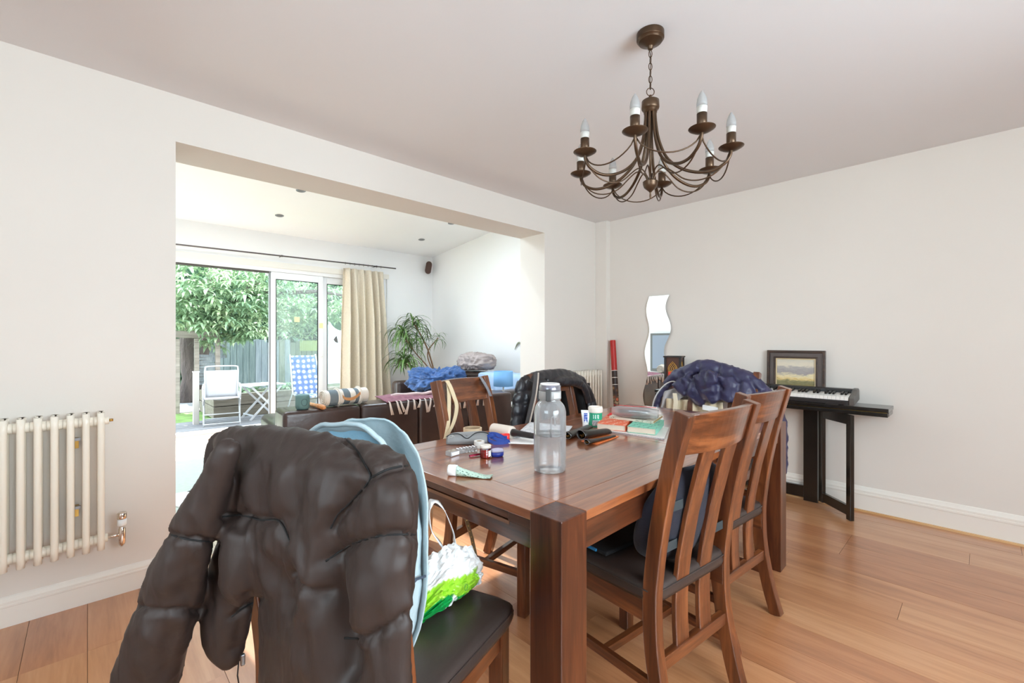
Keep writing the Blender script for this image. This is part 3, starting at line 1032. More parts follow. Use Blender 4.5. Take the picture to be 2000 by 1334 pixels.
# lantern
lan = thing('lantern', 'square black wooden lantern with red and gold arched panels', 'lantern', (3.775, 1.885, CZT), radians(14))
hw, hh = .062, .30
LB = plain('lantern_black', srgb(38, 34, 32), .5)
for sx_ in (-1, 1):
    for sy_ in (-1, 1):
        MB().box((sx_ * hw - .009, sy_ * hw - .009, .012), (sx_ * hw + .009, sy_ * hw + .009, hh - .012)).build('corner_post', LB, lan)
MB().box((-hw - .016, -hw - .016, hh - .012), (hw + .016, hw + .016, hh)).build('lid', LB, lan, bevel=.002)
MB().box((-hw - .014, -hw - .014, 0), (hw + .014, hw + .014, .012)).build('base', LB, lan, bevel=.002)
RED = plain('red_paper', srgb(222, 70, 46), .6, var=.15, vscale=12)
BRN = plain('brown_board', srgb(78, 46, 34), .6)
GLD = plain('gold_lattice', srgb(206, 160, 62), .45, .3, var=.2, vscale=60)
for k in range(4):
    a = k * PI / 2
    R_ = Matrix.Rotation(a, 4, 'Z')
    o = MB().box((-hw + .009, -hw - .001, .012), (hw - .009, -hw + .003, hh - .012), R_).build('side_panel', BRN, lan)
    MB().box((-.037, -hw - .0035, .03), (.037, -hw - .001, .165), R_).build('red_pane', RED, o)
    arch = [(-.037, 0), (.037, 0), (.037, .03), (.03, .05), (.016, .068), (0, .086), (-.016, .068), (-.03, .05), (-.037, .03)]
    Mx = R_ @ Matrix.Translation((0, -hw - .001, .165)) @ Matrix.Rotation(PI / 2, 4, 'X')
    ob = MB()
    # lattice arch: outline strip and little lozenges
    ob.tube([Mx @ Vector((x, z, .002)) for x, z in arch], .0022, 5, closed=True)
    for r_ in range(6):
        wdt = (.034, .034, .031, .025, .016, .007)[r_]
        cnt = (5, 4, 4, 3, 2, 1)[r_]
        for c_ in range(cnt):
            xx = 0 if cnt == 1 else lerp(-wdt + .006, wdt - .006, c_ / (cnt - 1))
            zz = .007 + r_ * .0125
            ob.add([Mx @ Vector((xx + dx, zz + dz, .002)) for dx, dz in ((-.0055, 0), (0, -.0055), (.0055, 0), (0, .0055))], [(0, 1, 2, 3)])
    ob.build('lattice_arch', GLD, o)

# wavy mirror on the wall
def wavy(z, ph, amp):
    return amp * sin(2 * PI * (z - ph) / .412)
mir = thing('wavy_mirror', 'tall narrow frameless mirror with wavy edges on the right wall', 'mirror', (XR, 0, 0))
n = 60
vs, fs = [], []
z0m, z1m = .36, 1.612
for i in range(n + 1):
    z = lerp(z0m, z1m, i / n)
    yl = lerp(2.258, 2.208, (z - z0m) / (z1m - z0m)) + wavy(z, 1.18, -.02)
    yr = yl - .208 + wavy(z, 1.43, .012)
    vs += [(-.016, yl, z), (-.016, yr, z), (-.008, yl, z), (-.008, yr, z)]
for i in range(n):
    a = i * 4
    fs += [(a, a + 4, a + 5, a + 1), (a + 2, a + 3, a + 7, a + 6), (a, a + 2, a + 6, a + 4), (a + 1, a + 5, a + 7, a + 3)]
fs += [(0, 1, 3, 2), (n * 4, n * 4 + 2, n * 4 + 3, n * 4 + 1)]
mm, nt_, b_ = _nt('mirror_silver')
b_.inputs['Base Color'].default_value = (.95, .97, .96, 1)
b_.inputs['Metallic'].default_value = 1
b_.inputs['Roughness'].default_value = .01
MB().add(vs, fs).build('mirror_glass', mm, mir)
for z in (.6, 1.4):
    MB().box((-.008, 2.1, z - .03), (0, 2.14, z + .03)).build('mounting_pad', M['grey'], mir)

# painted rainstick in the corner
st0, st1 = Vector((3.745, 2.43, .0)), Vector((3.868, 2.588, 1.192))
stk = thing('rainstick', 'red and painted bamboo rainstick leaning in the corner', 'rainstick', st0)
sdir = (st1 - st0)
SL = sdir.length
stk.rotation_euler = sdir.to_track_quat('Z', 'Y').to_euler()
SR = .028
def painted(name, base, blobs):
    m, nt, b = _nt(name)
    vec = _coords(nt, (1, 1, 1), rand=False)
    vo = nt.nodes.new('ShaderNodeTexVoronoi')
    vo.inputs['Scale'].default_value = 22
    nt.links.new(vec, vo.inputs['Vector'])
    nt.links.new(_ramp(nt, vo.outputs['Distance'], [(.0, blobs[0]), (.25, blobs[1]), (.45, blobs[2]), (.8, base)]), b.inputs['Base Color'])
    b.inputs['Roughness'].default_value = .45
    return m
segs = [(.0, .12, plain('stick_black', srgb(36, 28, 24), .5)),
        (.12, .42, painted('painted_earth', srgb(150, 96, 60), (srgb(230, 190, 110), srgb(60, 36, 26), srgb(200, 120, 70)))),
        (.42, .53, painted('painted_yellow', srgb(214, 176, 100), (srgb(40, 26, 20), srgb(236, 206, 130), srgb(190, 140, 70)))),
        (.53, .64, painted('painted_orange', srgb(222, 200, 160), (srgb(220, 110, 70), srgb(230, 130, 90), srgb(60, 40, 30)))),
        (.64, .76, painted('painted_dark', srgb(40, 28, 22), (srgb(206, 170, 110), srgb(120, 84, 54), srgb(70, 46, 34)))),
        (.76, .90, plain('stick_brown', srgb(50, 34, 28), .45)),
        (.90, SL, plain('stick_red', srgb(176, 26, 20), .4))]
for a, b, mt in segs:
    MB().lathe([(SR * .97, a + .001), (SR, a + .004), (SR, b - .004), (SR * .97, b - .001)], 20).build('painted_band', mt, stk, smooth=False)
for z in (.76, .83, .90):
    MB().lathe([(SR + .0006, z - .003), (SR + .0012, z), (SR + .0006, z + .003)], 20).build('cream_ring', M['trim'], stk)

# ================================================================== garden room furniture
SOFA = plain('dark_brown_sofa_leather', srgb(66, 50, 45), .3, var=.22, vscale=7, bump=.25, bscale=26, bdist=.006, spec=.55)
def rbox(name, a, b, mat, parent, r=.04, seg=4, puff=0, sub=True):
    o = MB().box(a, b).build(name, mat, parent, bevel=r, seg=seg)
    o.data.polygons.foreach_set('use_smooth', [True] * 6)
    return o
p0, p1 = at(553, 806, z=.70), at(1001, 766, z=.70)
p0.z = p1.z = 0
ang = atan2(p1.y - p0.y, p1.x - p0.x)
SLEN = (p1 - p0).length
sofa = thing('leather_sofa', 'long dark brown leather sofa with its back to the dining table', 'sofa', p0, ang)
rbox('base', (.03, .03, .06), (SLEN - .03, .86, .3), SOFA, sofa, .02)
# the back: four leather panels with seams between
bk_ = rbox('back_core', (.02, .035, .28), (SLEN - .02, .27, .665), SOFA, sofa, .05)
xs = [0, SLEN * .27, SLEN * .51, SLEN * .755, SLEN]
for i in range(4):
    rbox('back_panel', (xs[i] + .001, 0, .1), (xs[i + 1] - .001, .30, .70), SOFA, sofa, .028, 4)
for x in (0, SLEN - .2):
    rbox('arm', (x, .28, .06), (x + .2, .9, .58), SOFA, sofa, .05)
for i in range(3):
    w_ = (SLEN - .4) / 3
    rbox('seat_cushion', (.2 + i * w_ + .004, .3, .28), (.2 + (i + 1) * w_ - .004, .9, .44), SOFA, sofa, .045)
for x in (.08, SLEN - .08):
    for yy in (.08, .8):
        MB().lathe([(.02, 0), (.026, .06)], 12, c=(x, yy, 0)).build('foot', M['blackwood'], sofa)
MB().tube([(xs[0] + .012, .026, .12), (xs[0] + .012, .026, .64), (.03, .03, .685), (.05, .05, .699), (.05, .25, .699)], .0035, 6).build('piping', SOFA, sofa, smooth=True)

# second sofa along the far side wall
sofa2 = thing('leather_sofa', 'second dark leather sofa along the far white wall under the bedding', 'sofa', (0, 0, 0))
SX = -.28
rbox('base', (3.45 + SX, 3.8, .06), (4.4 + SX, 5.75, .3), SOFA, sofa2, .02)
rbox('back', (4.16 + SX, 3.78, .1), (4.46 + SX, 5.78, .755), SOFA, sofa2, .05)
for yy in (3.7, 5.62):
    rbox('arm', (3.42 + SX, yy, .06), (4.4 + SX, yy + .2, .62), SOFA, sofa2, .05)
for i in range(2):
    rbox('seat_cushion', (3.44 + SX, 3.905 + i * .86, .28), (4.15 + SX, 3.905 + (i + 1) * .86 - .01, .46), SOFA, sofa2, .045)

# wrinkled cloth heaps
def heap(name, label, cat, mat, c, rx, ry, hz, seed, rot=0, wr=.03, n=56, fl=2.4, stretch=1.0, group=None):
    """folded bedding: a flattened super-ellipsoid pushed about by layered folds"""
    def pt(s, t):
        a = 2 * PI * s
        ph = PI * (.002 + .996 * t) - PI / 2
        ce = abs(cos(ph)) ** .5
        se = (1 if sin(ph) > 0 else -1) * abs(sin(ph)) ** .8
        c_, s_ = cos(a), sin(a)
        r = (abs(c_) ** fl + abs(s_) ** fl) ** (-1 / fl)
        p = Vector((c_ * r * rx * ce, s_ * r * ry * ce, hz * .5 * (1 + se)))
        q = Vector((p.x * 3.4 * stretch, p.y * 3.4 / stretch, p.z * 5)) + Vector((seed * 3.1, seed, 0))
        w1 = mnoise.noise(q)
        q2 = q * 2.3 + Vector((w1 * 1.2, w1 * .8, 0))
        rid = (1 - abs(mnoise.noise(q2))) ** 3
        rid2 = (1 - abs(mnoise.noise(q2 * 2.1 + Vector((7, 3, 1))))) ** 3
        k = w1 * wr * 1.1 + (rid - .35) * wr * 1.1 + (rid2 - .35) * wr * .55
        nrm = Vector((p.x / rx, p.y / ry, (p.z - hz / 2) / hz * 1.4))
        nrm.normalize()
        if p.z < .015:
            k *= .3
        p = p + nrm * (k - wr * .6)
        p.z = max(p.z, 0)
        return p
    o = MB().grid(pt, n, n // 2, closed_u=True).build(name, mat, loc=c, rot=(0, 0, rot), smooth=True)
    return tag(o, label, cat, group)
DENIM = plain('crumpled_blue_cotton', srgb(58, 92, 144), .85, var=.35, vscale=10, bump=.5, bscale=14, bdist=.02, sheen=.2)
pd = at(836, 758, x=3.42)
heap('duvet', 'crumpled blue cotton duvet heaped on the second sofa', 'duvet', DENIM, (3.45, 5.12, .475), .34, .40, .34, 2, rot=.25, wr=.06, n=150)
TAUPE = plain('taupe_cotton', srgb(172, 158, 154), .9, var=.08, vscale=8, bump=.4, bscale=16, bdist=.015)
pt_ = at(928, 734, x=4.02)
heap('folded_blanket', 'folded taupe blanket lying on top of the second sofa back', 'blanket', TAUPE, (4.02, pt_.y, .76), .18, .34, .26, 7, rot=-.05, wr=.03, n=110, fl=3.4, stretch=.6)
CREAM = plain('cream_cotton', srgb(226, 214, 204), .9, bump=.3, bscale=16, bdist=.015)
heap('pillow', 'cream pillow under the blue duvet on the second sofa', 'pillow', CREAM, (3.46, 4.36, .464), .24, .28, .14, 11, rot=.2, wr=.02, fl=3.5)
# pale blue sheet hung over the back of the second sofa
SHEET = plain('pale_blue_sheet', srgb(168, 192, 222), .85, bump=.3, bscale=20, bdist=.01)
def sheet(s, t):
    yy = lerp(3.80, 4.72, s)
    q = t * 1.05
    f_ = .014 * sin(s * 34 + 2 * sin(s * 9)) * min(1, max(0, q - .15) * 3)
    if q < .3:
        return (4.45 + SX - q, yy, .762 + .006 * sin(s * 21 + q * 8))
    z = .762 - (q - .3)
    return (4.15 + SX - .012 + f_ - .03 * min(1, (q - .3) * 4), yy, max(z, .47))
tag(MB().grid(sheet, 90, 26).build('bed_sheet', SHEET, smooth=True, solid=.004), 'pale blue sheet draped over the second sofa back', 'sheet')
# small blue table lamp on a side table beside the second sofa
LX = 3.2
LY = at(983, 740, x=LX).y
side = thing('side_table', 'small white side table under the blue lamp', 'side table', (LX, LY, 0))
MB().lathe([(.13, .50), (.14, .505), (.14, .525), (.13, .53)], 32).build('table_top', M['white'], side)
for k in range(3):
    a = k * 2 * PI / 3 + .4
    MB().tube([(.06 * cos(a), .06 * sin(a), .505), (.13 * cos(a), .13 * sin(a), 0)], .012, 8).build('leg', M['white'], side, smooth=True)
lamp = thing('table_lamp', 'small table lamp with a plain sky blue drum shade', 'lamp', (LX, LY, .53))
BLUE = plain('sky_blue_shade', srgb(120, 172, 222), .8, bump=.1, bscale=200)
zs0, zs1 = at(983, 754, x=LX).z - .53, at(983, 725, x=LX).z - .53
rs = (at(997, 740, x=LX) - at(969, 740, x=LX)).length / 2 * .93
MB().lathe([(rs, zs0), (rs * .97, zs1), (rs * .955, zs1), (rs * .985, zs0)], 36).build('shade', BLUE, lamp, smooth=True)
MB().lathe([(.0, 0), (.05, 0), (.052, .008), (.04, .014), (.012, .02), (.009, .05), (.009, zs1 * .8), (.0, zs1 * .8)], 20).build('base', M['white'], lamp, smooth=True)
MB().tube([(0, 0, zs0 + .01), (rs * .96, 0, zs0 + .012)], .002, 6).tube([(0, 0, zs0 + .01), (-rs * .96, 0, zs0 + .012)], .002, 6).build('shade_spider', M['steel'], lamp)

# floor-standing things in front of the doors
SAGE = plain('pale_sage_upholstery', srgb(196, 206, 198), .35, bump=.15, bscale=120, bdist=.003, coat=.25)
RUGM = plain('sage_wool_rug', srgb(190, 198, 188), .9, var=.05, vscale=30, bump=.6, bscale=180, bdist=.006)
rug = thing('rug', 'large pale sage wool rug between the opening and the patio doors', 'rug', (.05, 3.5, 0))
rp = []
for cx_, cy_, a0 in ((.06, .06, PI), (.74, .06, 1.5 * PI), (1.86, 1.06, 1.5 * PI), (1.86, 3.0, 0), (.06, 3.0, .5 * PI)):
    pass
corners = [(.06, .06, PI), (1.86 - .95, .06, 1.5 * PI), (1.86 - .95, 3.0, 0), (.06, 3.0, .5 * PI)]
for cx_, cy_, a0 in corners:
    for k in range(7):
        a_ = a0 + k * PI / 12
        rp.append((cx_ + .06 * cos(a_), cy_ + .06 * sin(a_)))
MB().prism(rp, .010, Matrix.Translation((0, 0, .001))).build('pile', RUGM, rug, bevel=.003)
MB().tube([(x, y, .006) for x, y in rp], .006, 6, closed=True).build('bound_edge', plain('grey_green_binding', srgb(150, 160, 152), .9), rug, smooth=True)
mat_ = thing('door_mat', 'grey green door mat inside the patio doors', 'mat', (1.62, 6.22, 0), radians(-3))
MB().prism([(-.32 + .05 * (1 - cos(k * PI / 12)) if False else 0, 0) for k in range(0)] or [(-.34, -.2), (.34, -.2), (.36, -.18), (.36, .2), (.34, .22), (-.34, .22), (-.36, .2), (-.36, -.18)], .012, Matrix.Translation((0, 0, .0012))).build('mat_pile', plain('mat_fibre', srgb(128, 140, 130), .95, bump=.8, bscale=160, bdist=.006), mat_, bevel=.003)
mgz = at(362, 974, z=.02)
mg = thing('folded_magazine', 'white folded magazine with a dark edge lying on the sage rug', 'magazine', (mgz.x, mgz.y, .0115), radians(20))
MB().grid(lambda s_, t_: (lerp(-.11, .11, s_), lerp(-.15, .15, t_), .002 + .018 * sin(PI * s_) ** .6), 10, 4).build('pages', M['paper'], mg, smooth=True, solid=.003)
MB().box((-.112, .151, .0), (.112, .155, .012)).build('spine', M['black'], mg)
# cream leather pouffe between the dining chairs and the sofa
CRL = plain('cream_leather', srgb(226, 198, 160), .4, var=.06, vscale=8, bump=.2, bscale=40, bdist=.005)
po = thing('pouffe', 'round cream leather pouffe behind the sunlit dining chair', 'pouffe', (1.17, 2.32, 0))
MB().lathe([(.0, 0), (.2, 0), (.26, .03), (.30, .12), (.305, .22), (.28, .32), (.22, .38), (.1, .405), (.0, .408)], 40).build('pouffe_body', CRL, po, smooth=True)
for k in range(8):
    a = k * PI / 4
    MB().tube([(r_ * cos(a), r_ * sin(a), z_) for r_, z_ in ((.262, .03), (.302, .12), (.307, .22), (.282, .32), (.222, .382), (.1, .407))], .003, 5).build('seam', CRL, po, smooth=True)

# curtain and its pole
CUR = plain('cream_damask', srgb(238, 229, 212), .85, var=.07, vscale=45, bump=.35, bscale=60, bdist=.006)
_b = CUR.node_tree.nodes['Principled BSDF']
_b.inputs['Subsurface Weight'].default_value = 0
def translucent(mat, col, k):
    nt = mat.node_tree
    out = [n_ for n_ in nt.nodes if n_.type == 'OUTPUT_MATERIAL'][0]
    bs = nt.nodes['Principled BSDF']
    t_ = nt.nodes.new('ShaderNodeBsdfTranslucent')
    t_.inputs[0].default_value = col
    mx = nt.nodes.new('ShaderNodeMixShader')
    mx.inputs[0].default_value = k
    nt.links.new(bs.outputs[0], mx.inputs[1])
    nt.links.new(t_.outputs[0], mx.inputs[2])
    nt.links.new(mx.outputs[0], out.inputs[0])
translucent(CUR, srgb(250, 226, 180), .22)
translucent(NOTE, srgb(255, 253, 226), .55)
CYY = EY - .13
ca, cb = at(670, 530, y=CYY).x, at(748, 530, y=CYY).x
da, db = at(664, 770, y=CYY).x, at(764, 770, y=CYY).x
ctop = at(706, 527, y=CYY).z
cur = thing('curtain', 'full length cream damask curtain hanging beside the patio doors', 'curtain', (0, CYY, 0))
def curt(s, t):
    z = lerp(ctop, .03, t)
    x = lerp(lerp(ca, da, t), lerp(cb, db, t), s + .012 * sin(s * 19 + t * 3))
    top = min(1, t * 14)
    ph = s * 2 * PI * 6 + .5 * sin(3.1 * t + s * 7)
    amp = lerp(.035, .085, min(1, t * 3)) * (1 + .3 * sin(s * 11))
    y_ = amp * sin(ph) + .012 * sin(2 * ph + 1.3) * top + .006 * sin(s * 160) * (1 - min(1, t * 18))
    return (x + .008 * cos(ph), y_, z)
MB().grid(curt, 220, 30).build('cloth', CUR, cur, smooth=True, solid=.004)
ra, rb = at(343, 477, y=CYY).z, at(773, 524.5, y=CYY)
rod = thing('curtain_pole', 'thin dark steel curtain pole above the patio doors', 'curtain pole', (0, CYY, 0))
RODM = plain('gunmetal', srgb(96, 88, 88), .35, .8)
rx0 = -.3
def rodp(x):
    xm = at(343, 477, y=CYY).x
    return lerp(ra, rb.z, (x - xm) / (rb.x - xm))
MB().tube([(x, 0, rodp(x)) for x in (rx0, .5, 1.5, 2.5, rb.x)], .0095, 10).build('pole', RODM, rod, smooth=True)
for x in (1.95, 3.35):
    z = rodp(x)
    MB().tube([(x, .12, z), (x, 0, z)], .006, 8).lathe([(.0, -.012), (.013, -.012), (.013, .012), (.0, .012)], 12, Matrix.Rotation(PI / 2, 4, 'Y'), (x, 0, z)).build('bracket', RODM, rod, smooth=True)
for i in range(9):
    x = lerp(ca, cb, (i + .5) / 9)
    z = rodp(x)
    MB().tube([(x, .016 * cos(k * PI / 6), z - .006 + .019 * sin(k * PI / 6)) for k in range(12)], .0016, 5, closed=True).build('ring', RODM, cur, smooth=True)
# speaker high in the corner
sp = at(837, 523, y=EY - .09)
spk = thing('wall_speaker', 'small brown oblong loudspeaker high in the far corner', 'speaker', sp, radians(-35))
def spk_pt(s, t):
    a = 2 * PI * s
    return None
cap = []
for k in range(12):
    a = PI * k / 11
    cap.append((.05 * cos(a), .058 + .05 * sin(a)))
for k in range(12):
    a = PI + PI * k / 11
    cap.append((.05 * cos(a), -.058 + .05 * sin(a)))
Mx = Matrix.Rotation(radians(9), 4, 'Y') @ Matrix.Rotation(PI / 2, 4, 'X') @ Matrix.Translation((0, 0, -.03))
MB().prism(cap, .08, Mx).build('speaker_body', plain('speaker_brown', srgb(74, 48, 38), .6), spk, bevel=.008, seg=3)
MB().tube([(0, .02, 0), (.0, .11, 0)], .012, 8).build('wall_mount', M['white'], spk)
# hook / ornament on the side wall, mostly hidden by the reveal
hk = at(1014, 676, x=EX1 - .02)
tag(MB().tube([(0, -.09 + .18 * k / 12, .10 * sin(PI * k / 12) ) for k in range(13)], [.004 + .01 * sin(PI * k / 12) for k in range(13)], 8).build('wall_ornament', plain('grey_green_ceramic', srgb(140, 140, 118), .5), loc=(EX1 - .02, hk.y, hk.z - .05), smooth=True), 'small curved grey ornament on the white wall beside the opening', 'ornament')

# television on the far left wall (seen in the mirror) with a low white unit
def vm(u, v):
    return at(u, v, x=2 * (XR - .016) - EX0 - .06)
ta, tb = vm(1275, 655), vm(1317, 727)
tv = thing('television', 'dark framed flat screen on the garden room left wall, reflected in the mirror', 'television', (EX0, 0, 0))
ya, yb = max(ta.y, tb.y), min(ta.y, tb.y)
MB().box((.03, yb - .05, tb.z), (.075, ya + .05, ta.z + .04)).build('bezel', plain('tv_grey', srgb(110, 112, 112), .4), tv, bevel=.006)
MB().box((.075, yb, tb.z + .06), (.078, ya, ta.z)).build('screen', plain('tv_screen', srgb(150, 160, 176), .25), tv)
MB().box((.0, (ya + yb) / 2 - .1, .8), (.03, (ya + yb) / 2 + .1, 1.0)).build('bracket', M['black'], tv)
un = thing('media_unit', 'low white media unit under the television', 'media unit', (EX0 + .01, (ya + yb) / 2, 0))
MB().box((0, -.75, .05), (.4, .75, .34)).build('carcass', M['white'], un, bevel=.003)
for k in range(3):
    MB().box((.4, -.745 + k * .5, .06), (.418, -.255 + k * .5, .33)).build('door', M['white'], un, bevel=.002)
MB().box((.03, -.7, 0), (.37, .7, .05)).build('plinth', M['black'], un)
bxs = thing('hifi_box', 'grey hi-fi box on the low white media unit', 'hi-fi', (EX0 + .2, (ya + yb) / 2 - .1, .34))
MB().box((-.15, -.22, .0), (.15, .22, .09)).build('case', M['grey'], bxs, bevel=.004)
MB().box((.15, -.2, .02), (.153, .2, .06)).build('fascia', M['black'], bxs)

# tall dragon plant in the corner
LEAFM = plain('plant_leaf', srgb(98, 128, 70), .45, var=.35, vscale=3)
plant = thing('potted_plant', 'tall potted dragon plant with drooping narrow leaves in the far corner', 'plant', (3.98, 6.28, 0))
MB().lathe([(.0, 0), (.13, 0), (.15, .02), (.18, .3), (.185, .32), (.172, .32), (.165, .29), (.0, .285)], 28).build('pot', plain('terracotta_pot', srgb(160, 110, 84), .7), plant, smooth=True)
def leafmesh(L, W, droop):
    vs, fs = [], []
    n = 7
    for i in range(n + 1):
        t = i / n
        a = droop * t
        x = L * (sin(a) / droop if droop else t)
        z = L * ((cos(a) - 1) / droop if droop else 0)
        w = W * sin(PI * min(1, .12 + .88 * t)) ** .8 * (1 if t < 1 else .05)
        vs += [(x, -w, z + w * .35), (x, 0, z), (x, w, z + w * .35)]
    for i in range(n):
        a = i * 3
        fs += [(a, a + 3, a + 4, a + 1), (a + 1, a + 4, a + 5, a + 2)]
    return MB().add(vs, fs).mesh('leaf')
lms = [leafmesh(.40, .012, 2.0), leafmesh(.48, .013, 2.5), leafmesh(.32, .011, 1.5)]
rnd = random.Random(12)
STEMM = plain('plant_stem', srgb(150, 116, 88), .8, var=.2, vscale=30)
sv = lambda u, v, yy: at(u, v, y=yy) - Vector((3.98, 6.28, 0))
stems = [[sv(848, 740, 6.3), sv(838, 690, 6.3), sv(822, 655, 6.28), sv(806, 628, 6.25)],
         [sv(848, 740, 6.3), sv(836, 700, 6.3), sv(838, 682, 6.35), sv(856, 660, 6.3)],
         [sv(842, 730, 6.3), sv(812, 690, 6.2), sv(796, 668, 6.2), sv(786, 648, 6.2)],
         [sv(842, 745, 6.3), sv(815, 728, 6.15), sv(797, 714, 6.1), sv(788, 704, 6.1)]]
stems = [[Vector((0, 0, .28))] + s for s in stems]
tufts = [(0, 1.0, 40, 1.0), (1, 1.0, 18, .62), (2, 1.0, 46, 1.05), (3, 1.0, 46, 1.1), (0, .85, 30, 1.0), (2, .85, 40, 1.05), (3, .85, 32, 1.1), (2, .65, 26, 1.0), (0, .7, 18, .9)]
for i, s in enumerate(stems):
    MB().tube([Vector(p) for p in spline([tuple(p) for p in s], 6)], .010 if i else .013, 7).build('stem', STEMM, plant, smooth=True)
for (si, t, cnt, sc) in tufts:
    pth = spline([tuple(p) for p in stems[si]], 8)
    c_ = Vector(pth[int(t * (len(pth) - 1))])
    for k in range(cnt):
        o = link('leaf', rnd.choice(lms), LEAFM, plant)
        az = k * 2.399 + rnd.uniform(-.3, .3)
        el = rnd.uniform(-1.0, .1) - (k / cnt) * .5
        o.location = c_ + Vector((0, 0, rnd.uniform(-.09, .05) * sc))
        o.rotation_euler = (rnd.uniform(-.4, .4), el, az)
        o.scale = [sc * rnd.uniform(.75, 1.1)] * 3
for me in lms:
    me.polygons.foreach_set('use_smooth', [True] * len(me.polygons))
# things on the sofa back
def on_sofa(u, v):
    return at(u, v, z=.702)
q = on_sofa(591, 799)
TEAL = plain('teal_plastic', srgb(96, 130, 128), .6, bump=.2, bscale=200, bdist=.002)
bt = thing('portable_speaker', 'small teal drum-shaped portable speaker on the sofa back', 'speaker', q, .3)
ws = (at(604, 780, d=(q.x * cos(YAW) + q.y * sin(YAW))) - at(578, 780, d=(q.x * cos(YAW) + q.y * sin(YAW)))).length / 2
MB().lathe([(.0, 0), (ws * .8, 0), (ws * .95, .012), (ws, .03), (ws, ws * 1.75), (ws * .96, ws * 2.05), (ws * .8, ws * 2.2), (.0, ws * 2.24)], 36).build('speaker_body', TEAL, bt, smooth=True)
nt2 = MB()
fa = atan2(-q.y, -q.x) - .3 + .25
nt2.tube([Vector((ws * 1.01 * cos(fa + .42 * cos(k * PI / 10)), ws * 1.01 * sin(fa + .42 * cos(k * PI / 10)), ws * 1.1 + ws * .5 * sin(k * PI / 10))) for k in range(20)], .0018, 5, closed=True)
nt2.build('badge_ring', plain('dark_teal', srgb(60, 86, 88), .6), bt)
# carved wooden massage roller
q0, q1 = on_sofa(605, 793), on_sofa(634, 800)
q0.z = q1.z = .716
cr = thing('wooden_roller', 'short ridged orange wooden roller lying on the sofa back', 'roller', q0)
dv = q1 - q0
cr.rotation_euler = dv.to_track_quat('Z', 'Y').to_euler()
Lc = dv.length
prof = []
for k in range(31):
    t = k / 30
    base = .0135 if t < .5 else .016
    prof.append((max(.002, base * (1 + .13 * sin(t * 5 * 2 * PI)) * (1 if .03 < t < .97 else .6)), t * Lc))
MB().lathe(prof, 18).build('roller_body', wood('orange_wood', srgb(170, 96, 46), srgb(214, 140, 82), srgb(232, 168, 112), 'Z'), cr, smooth=True)
# rolled striped picnic blanket with a leather carrying strap
ra0, ra1 = on_sofa(634, 796), on_sofa(716, 787)
dr = (ra1 - ra0)
RR = .062
roll = thing('rolled_blanket', 'rolled grey and white striped blanket with a tan leather strap on the sofa', 'blanket', (ra0.x, ra0.y + .03, .702 + RR), 0)
roll.rotation_euler = (Vector((dr.x, dr.y, 0))).to_track_quat('X', 'Z').to_euler()
RL_ = dr.length
GREYF = plain('grey_fleece', srgb(116, 128, 134), .95, bump=.5, bscale=70, bdist=.006)
WHF = plain('white_fleece', srgb(236, 228, 216), .95, bump=.5, bscale=70, bdist=.006)
bands = [(0, .08, WHF), (.08, .27, GREYF), (.27, .40, WHF), (.40, .55, GREYF), (.55, .68, WHF), (.68, .77, GREYF), (.77, 1.0, WHF)]
for a, b, mt in bands:
    def bp(s, t, a=a, b=b):
        an = 2 * PI * s
        k = RR * (1 + .03 * sin(3 * an + a * 9) + .02 * sin(t * PI) + .015 * mnoise.noise(Vector((cos(an) * 3, sin(an) * 3, (a + t) * 9))))
        return (lerp(a, b, t) * RL_, k * cos(an), k * sin(an) * .94)
    MB().grid(bp, 30, 5, closed_u=True).build('stripe_band', mt, roll, smooth=True)
for xe in (0.002, RL_ - .002):
    sp_ = []
    for k in range(60):
        an = k * .42
        r_ = RR * .96 * (1 - k / 62)
        sp_.append((xe + (-.004 if xe < .1 else .004), r_ * cos(an), r_ * sin(an) * .94))
    MB().tube(sp_, .0055, 6).build('rolled_end', WHF, roll, smooth=True)
    MB().lathe([(.0, -.002), (RR * .97, 0)], 24, Matrix.Rotation(PI / 2, 4, 'Y'), (xe, 0, 0)).build('end_face', WHF, roll)
TAN = plain('tan_leather', srgb(196, 138, 86), .5)
for t in (.30, .82):
    MB().tube([(RL_ * t, (RR + .004) * cos(k * PI / 14), (RR + .004) * sin(k * PI / 14) * .95) for k in range(28)], .012, 6, closed=True, flat=.18).build('buckle_strap', WHF, roll)
hdl = [(RL_ * .36, -RR * 1.02, .012), (RL_ * .42, -RR * 1.12, -.008), (RL_ * .55, -RR * 1.25, -.012), (RL_ * .68, -RR * 1.15, .002), (RL_ * .79, -RR * .95, .024)]
MB().sweep(spline(hdl, 6), .022, .004, (0, .25, 1)).build('carry_handle', TAN, roll, bevel=.001)
# fringed throw lying along the sofa back
THR = plain('dusty_rose_weave', srgb(142, 94, 106), .9, var=.25, vscale=30, bump=.4, bscale=90, bdist=.004)
THW = plain('cream_wool', srgb(236, 226, 220), .95)
thr = thing('fringed_throw', 'dusty pink woven throw with a white tassel fringe on the sofa back', 'throw', p0, ang)
ta_, tb_ = SLEN * .375, SLEN * .87
def thp(s, t):
    x = lerp(ta_, tb_, s)
    wv = .006 * sin(s * 31) + .004 * sin(s * 73 + 1)
    y_ = lerp(.012, .27, t) + .02 * sin(s * 6) * (1 - t)
    return (x, y_, .7035 + .004 * abs(sin(s * 23 + t * 5)) + .012 * t + (0.008 if t > .4 else 0) * (1 + sin(s * 9)))
MB().grid(thp, 60, 10).build('weave', THR, thr, smooth=True, solid=.005)
MB().tube([(lerp(ta_ + .12, tb_, s / 20), .2 + .02 * sin(s * .8), .732 + .004 * sin(s * 1.7)) for s in range(21)], .022, 10, flat=.6).build('folded_edge', plain('pink_cream_weave', srgb(226, 200, 198), .9, bump=.3, bscale=80), thr, smooth=True)
rnd = random.Random(5)
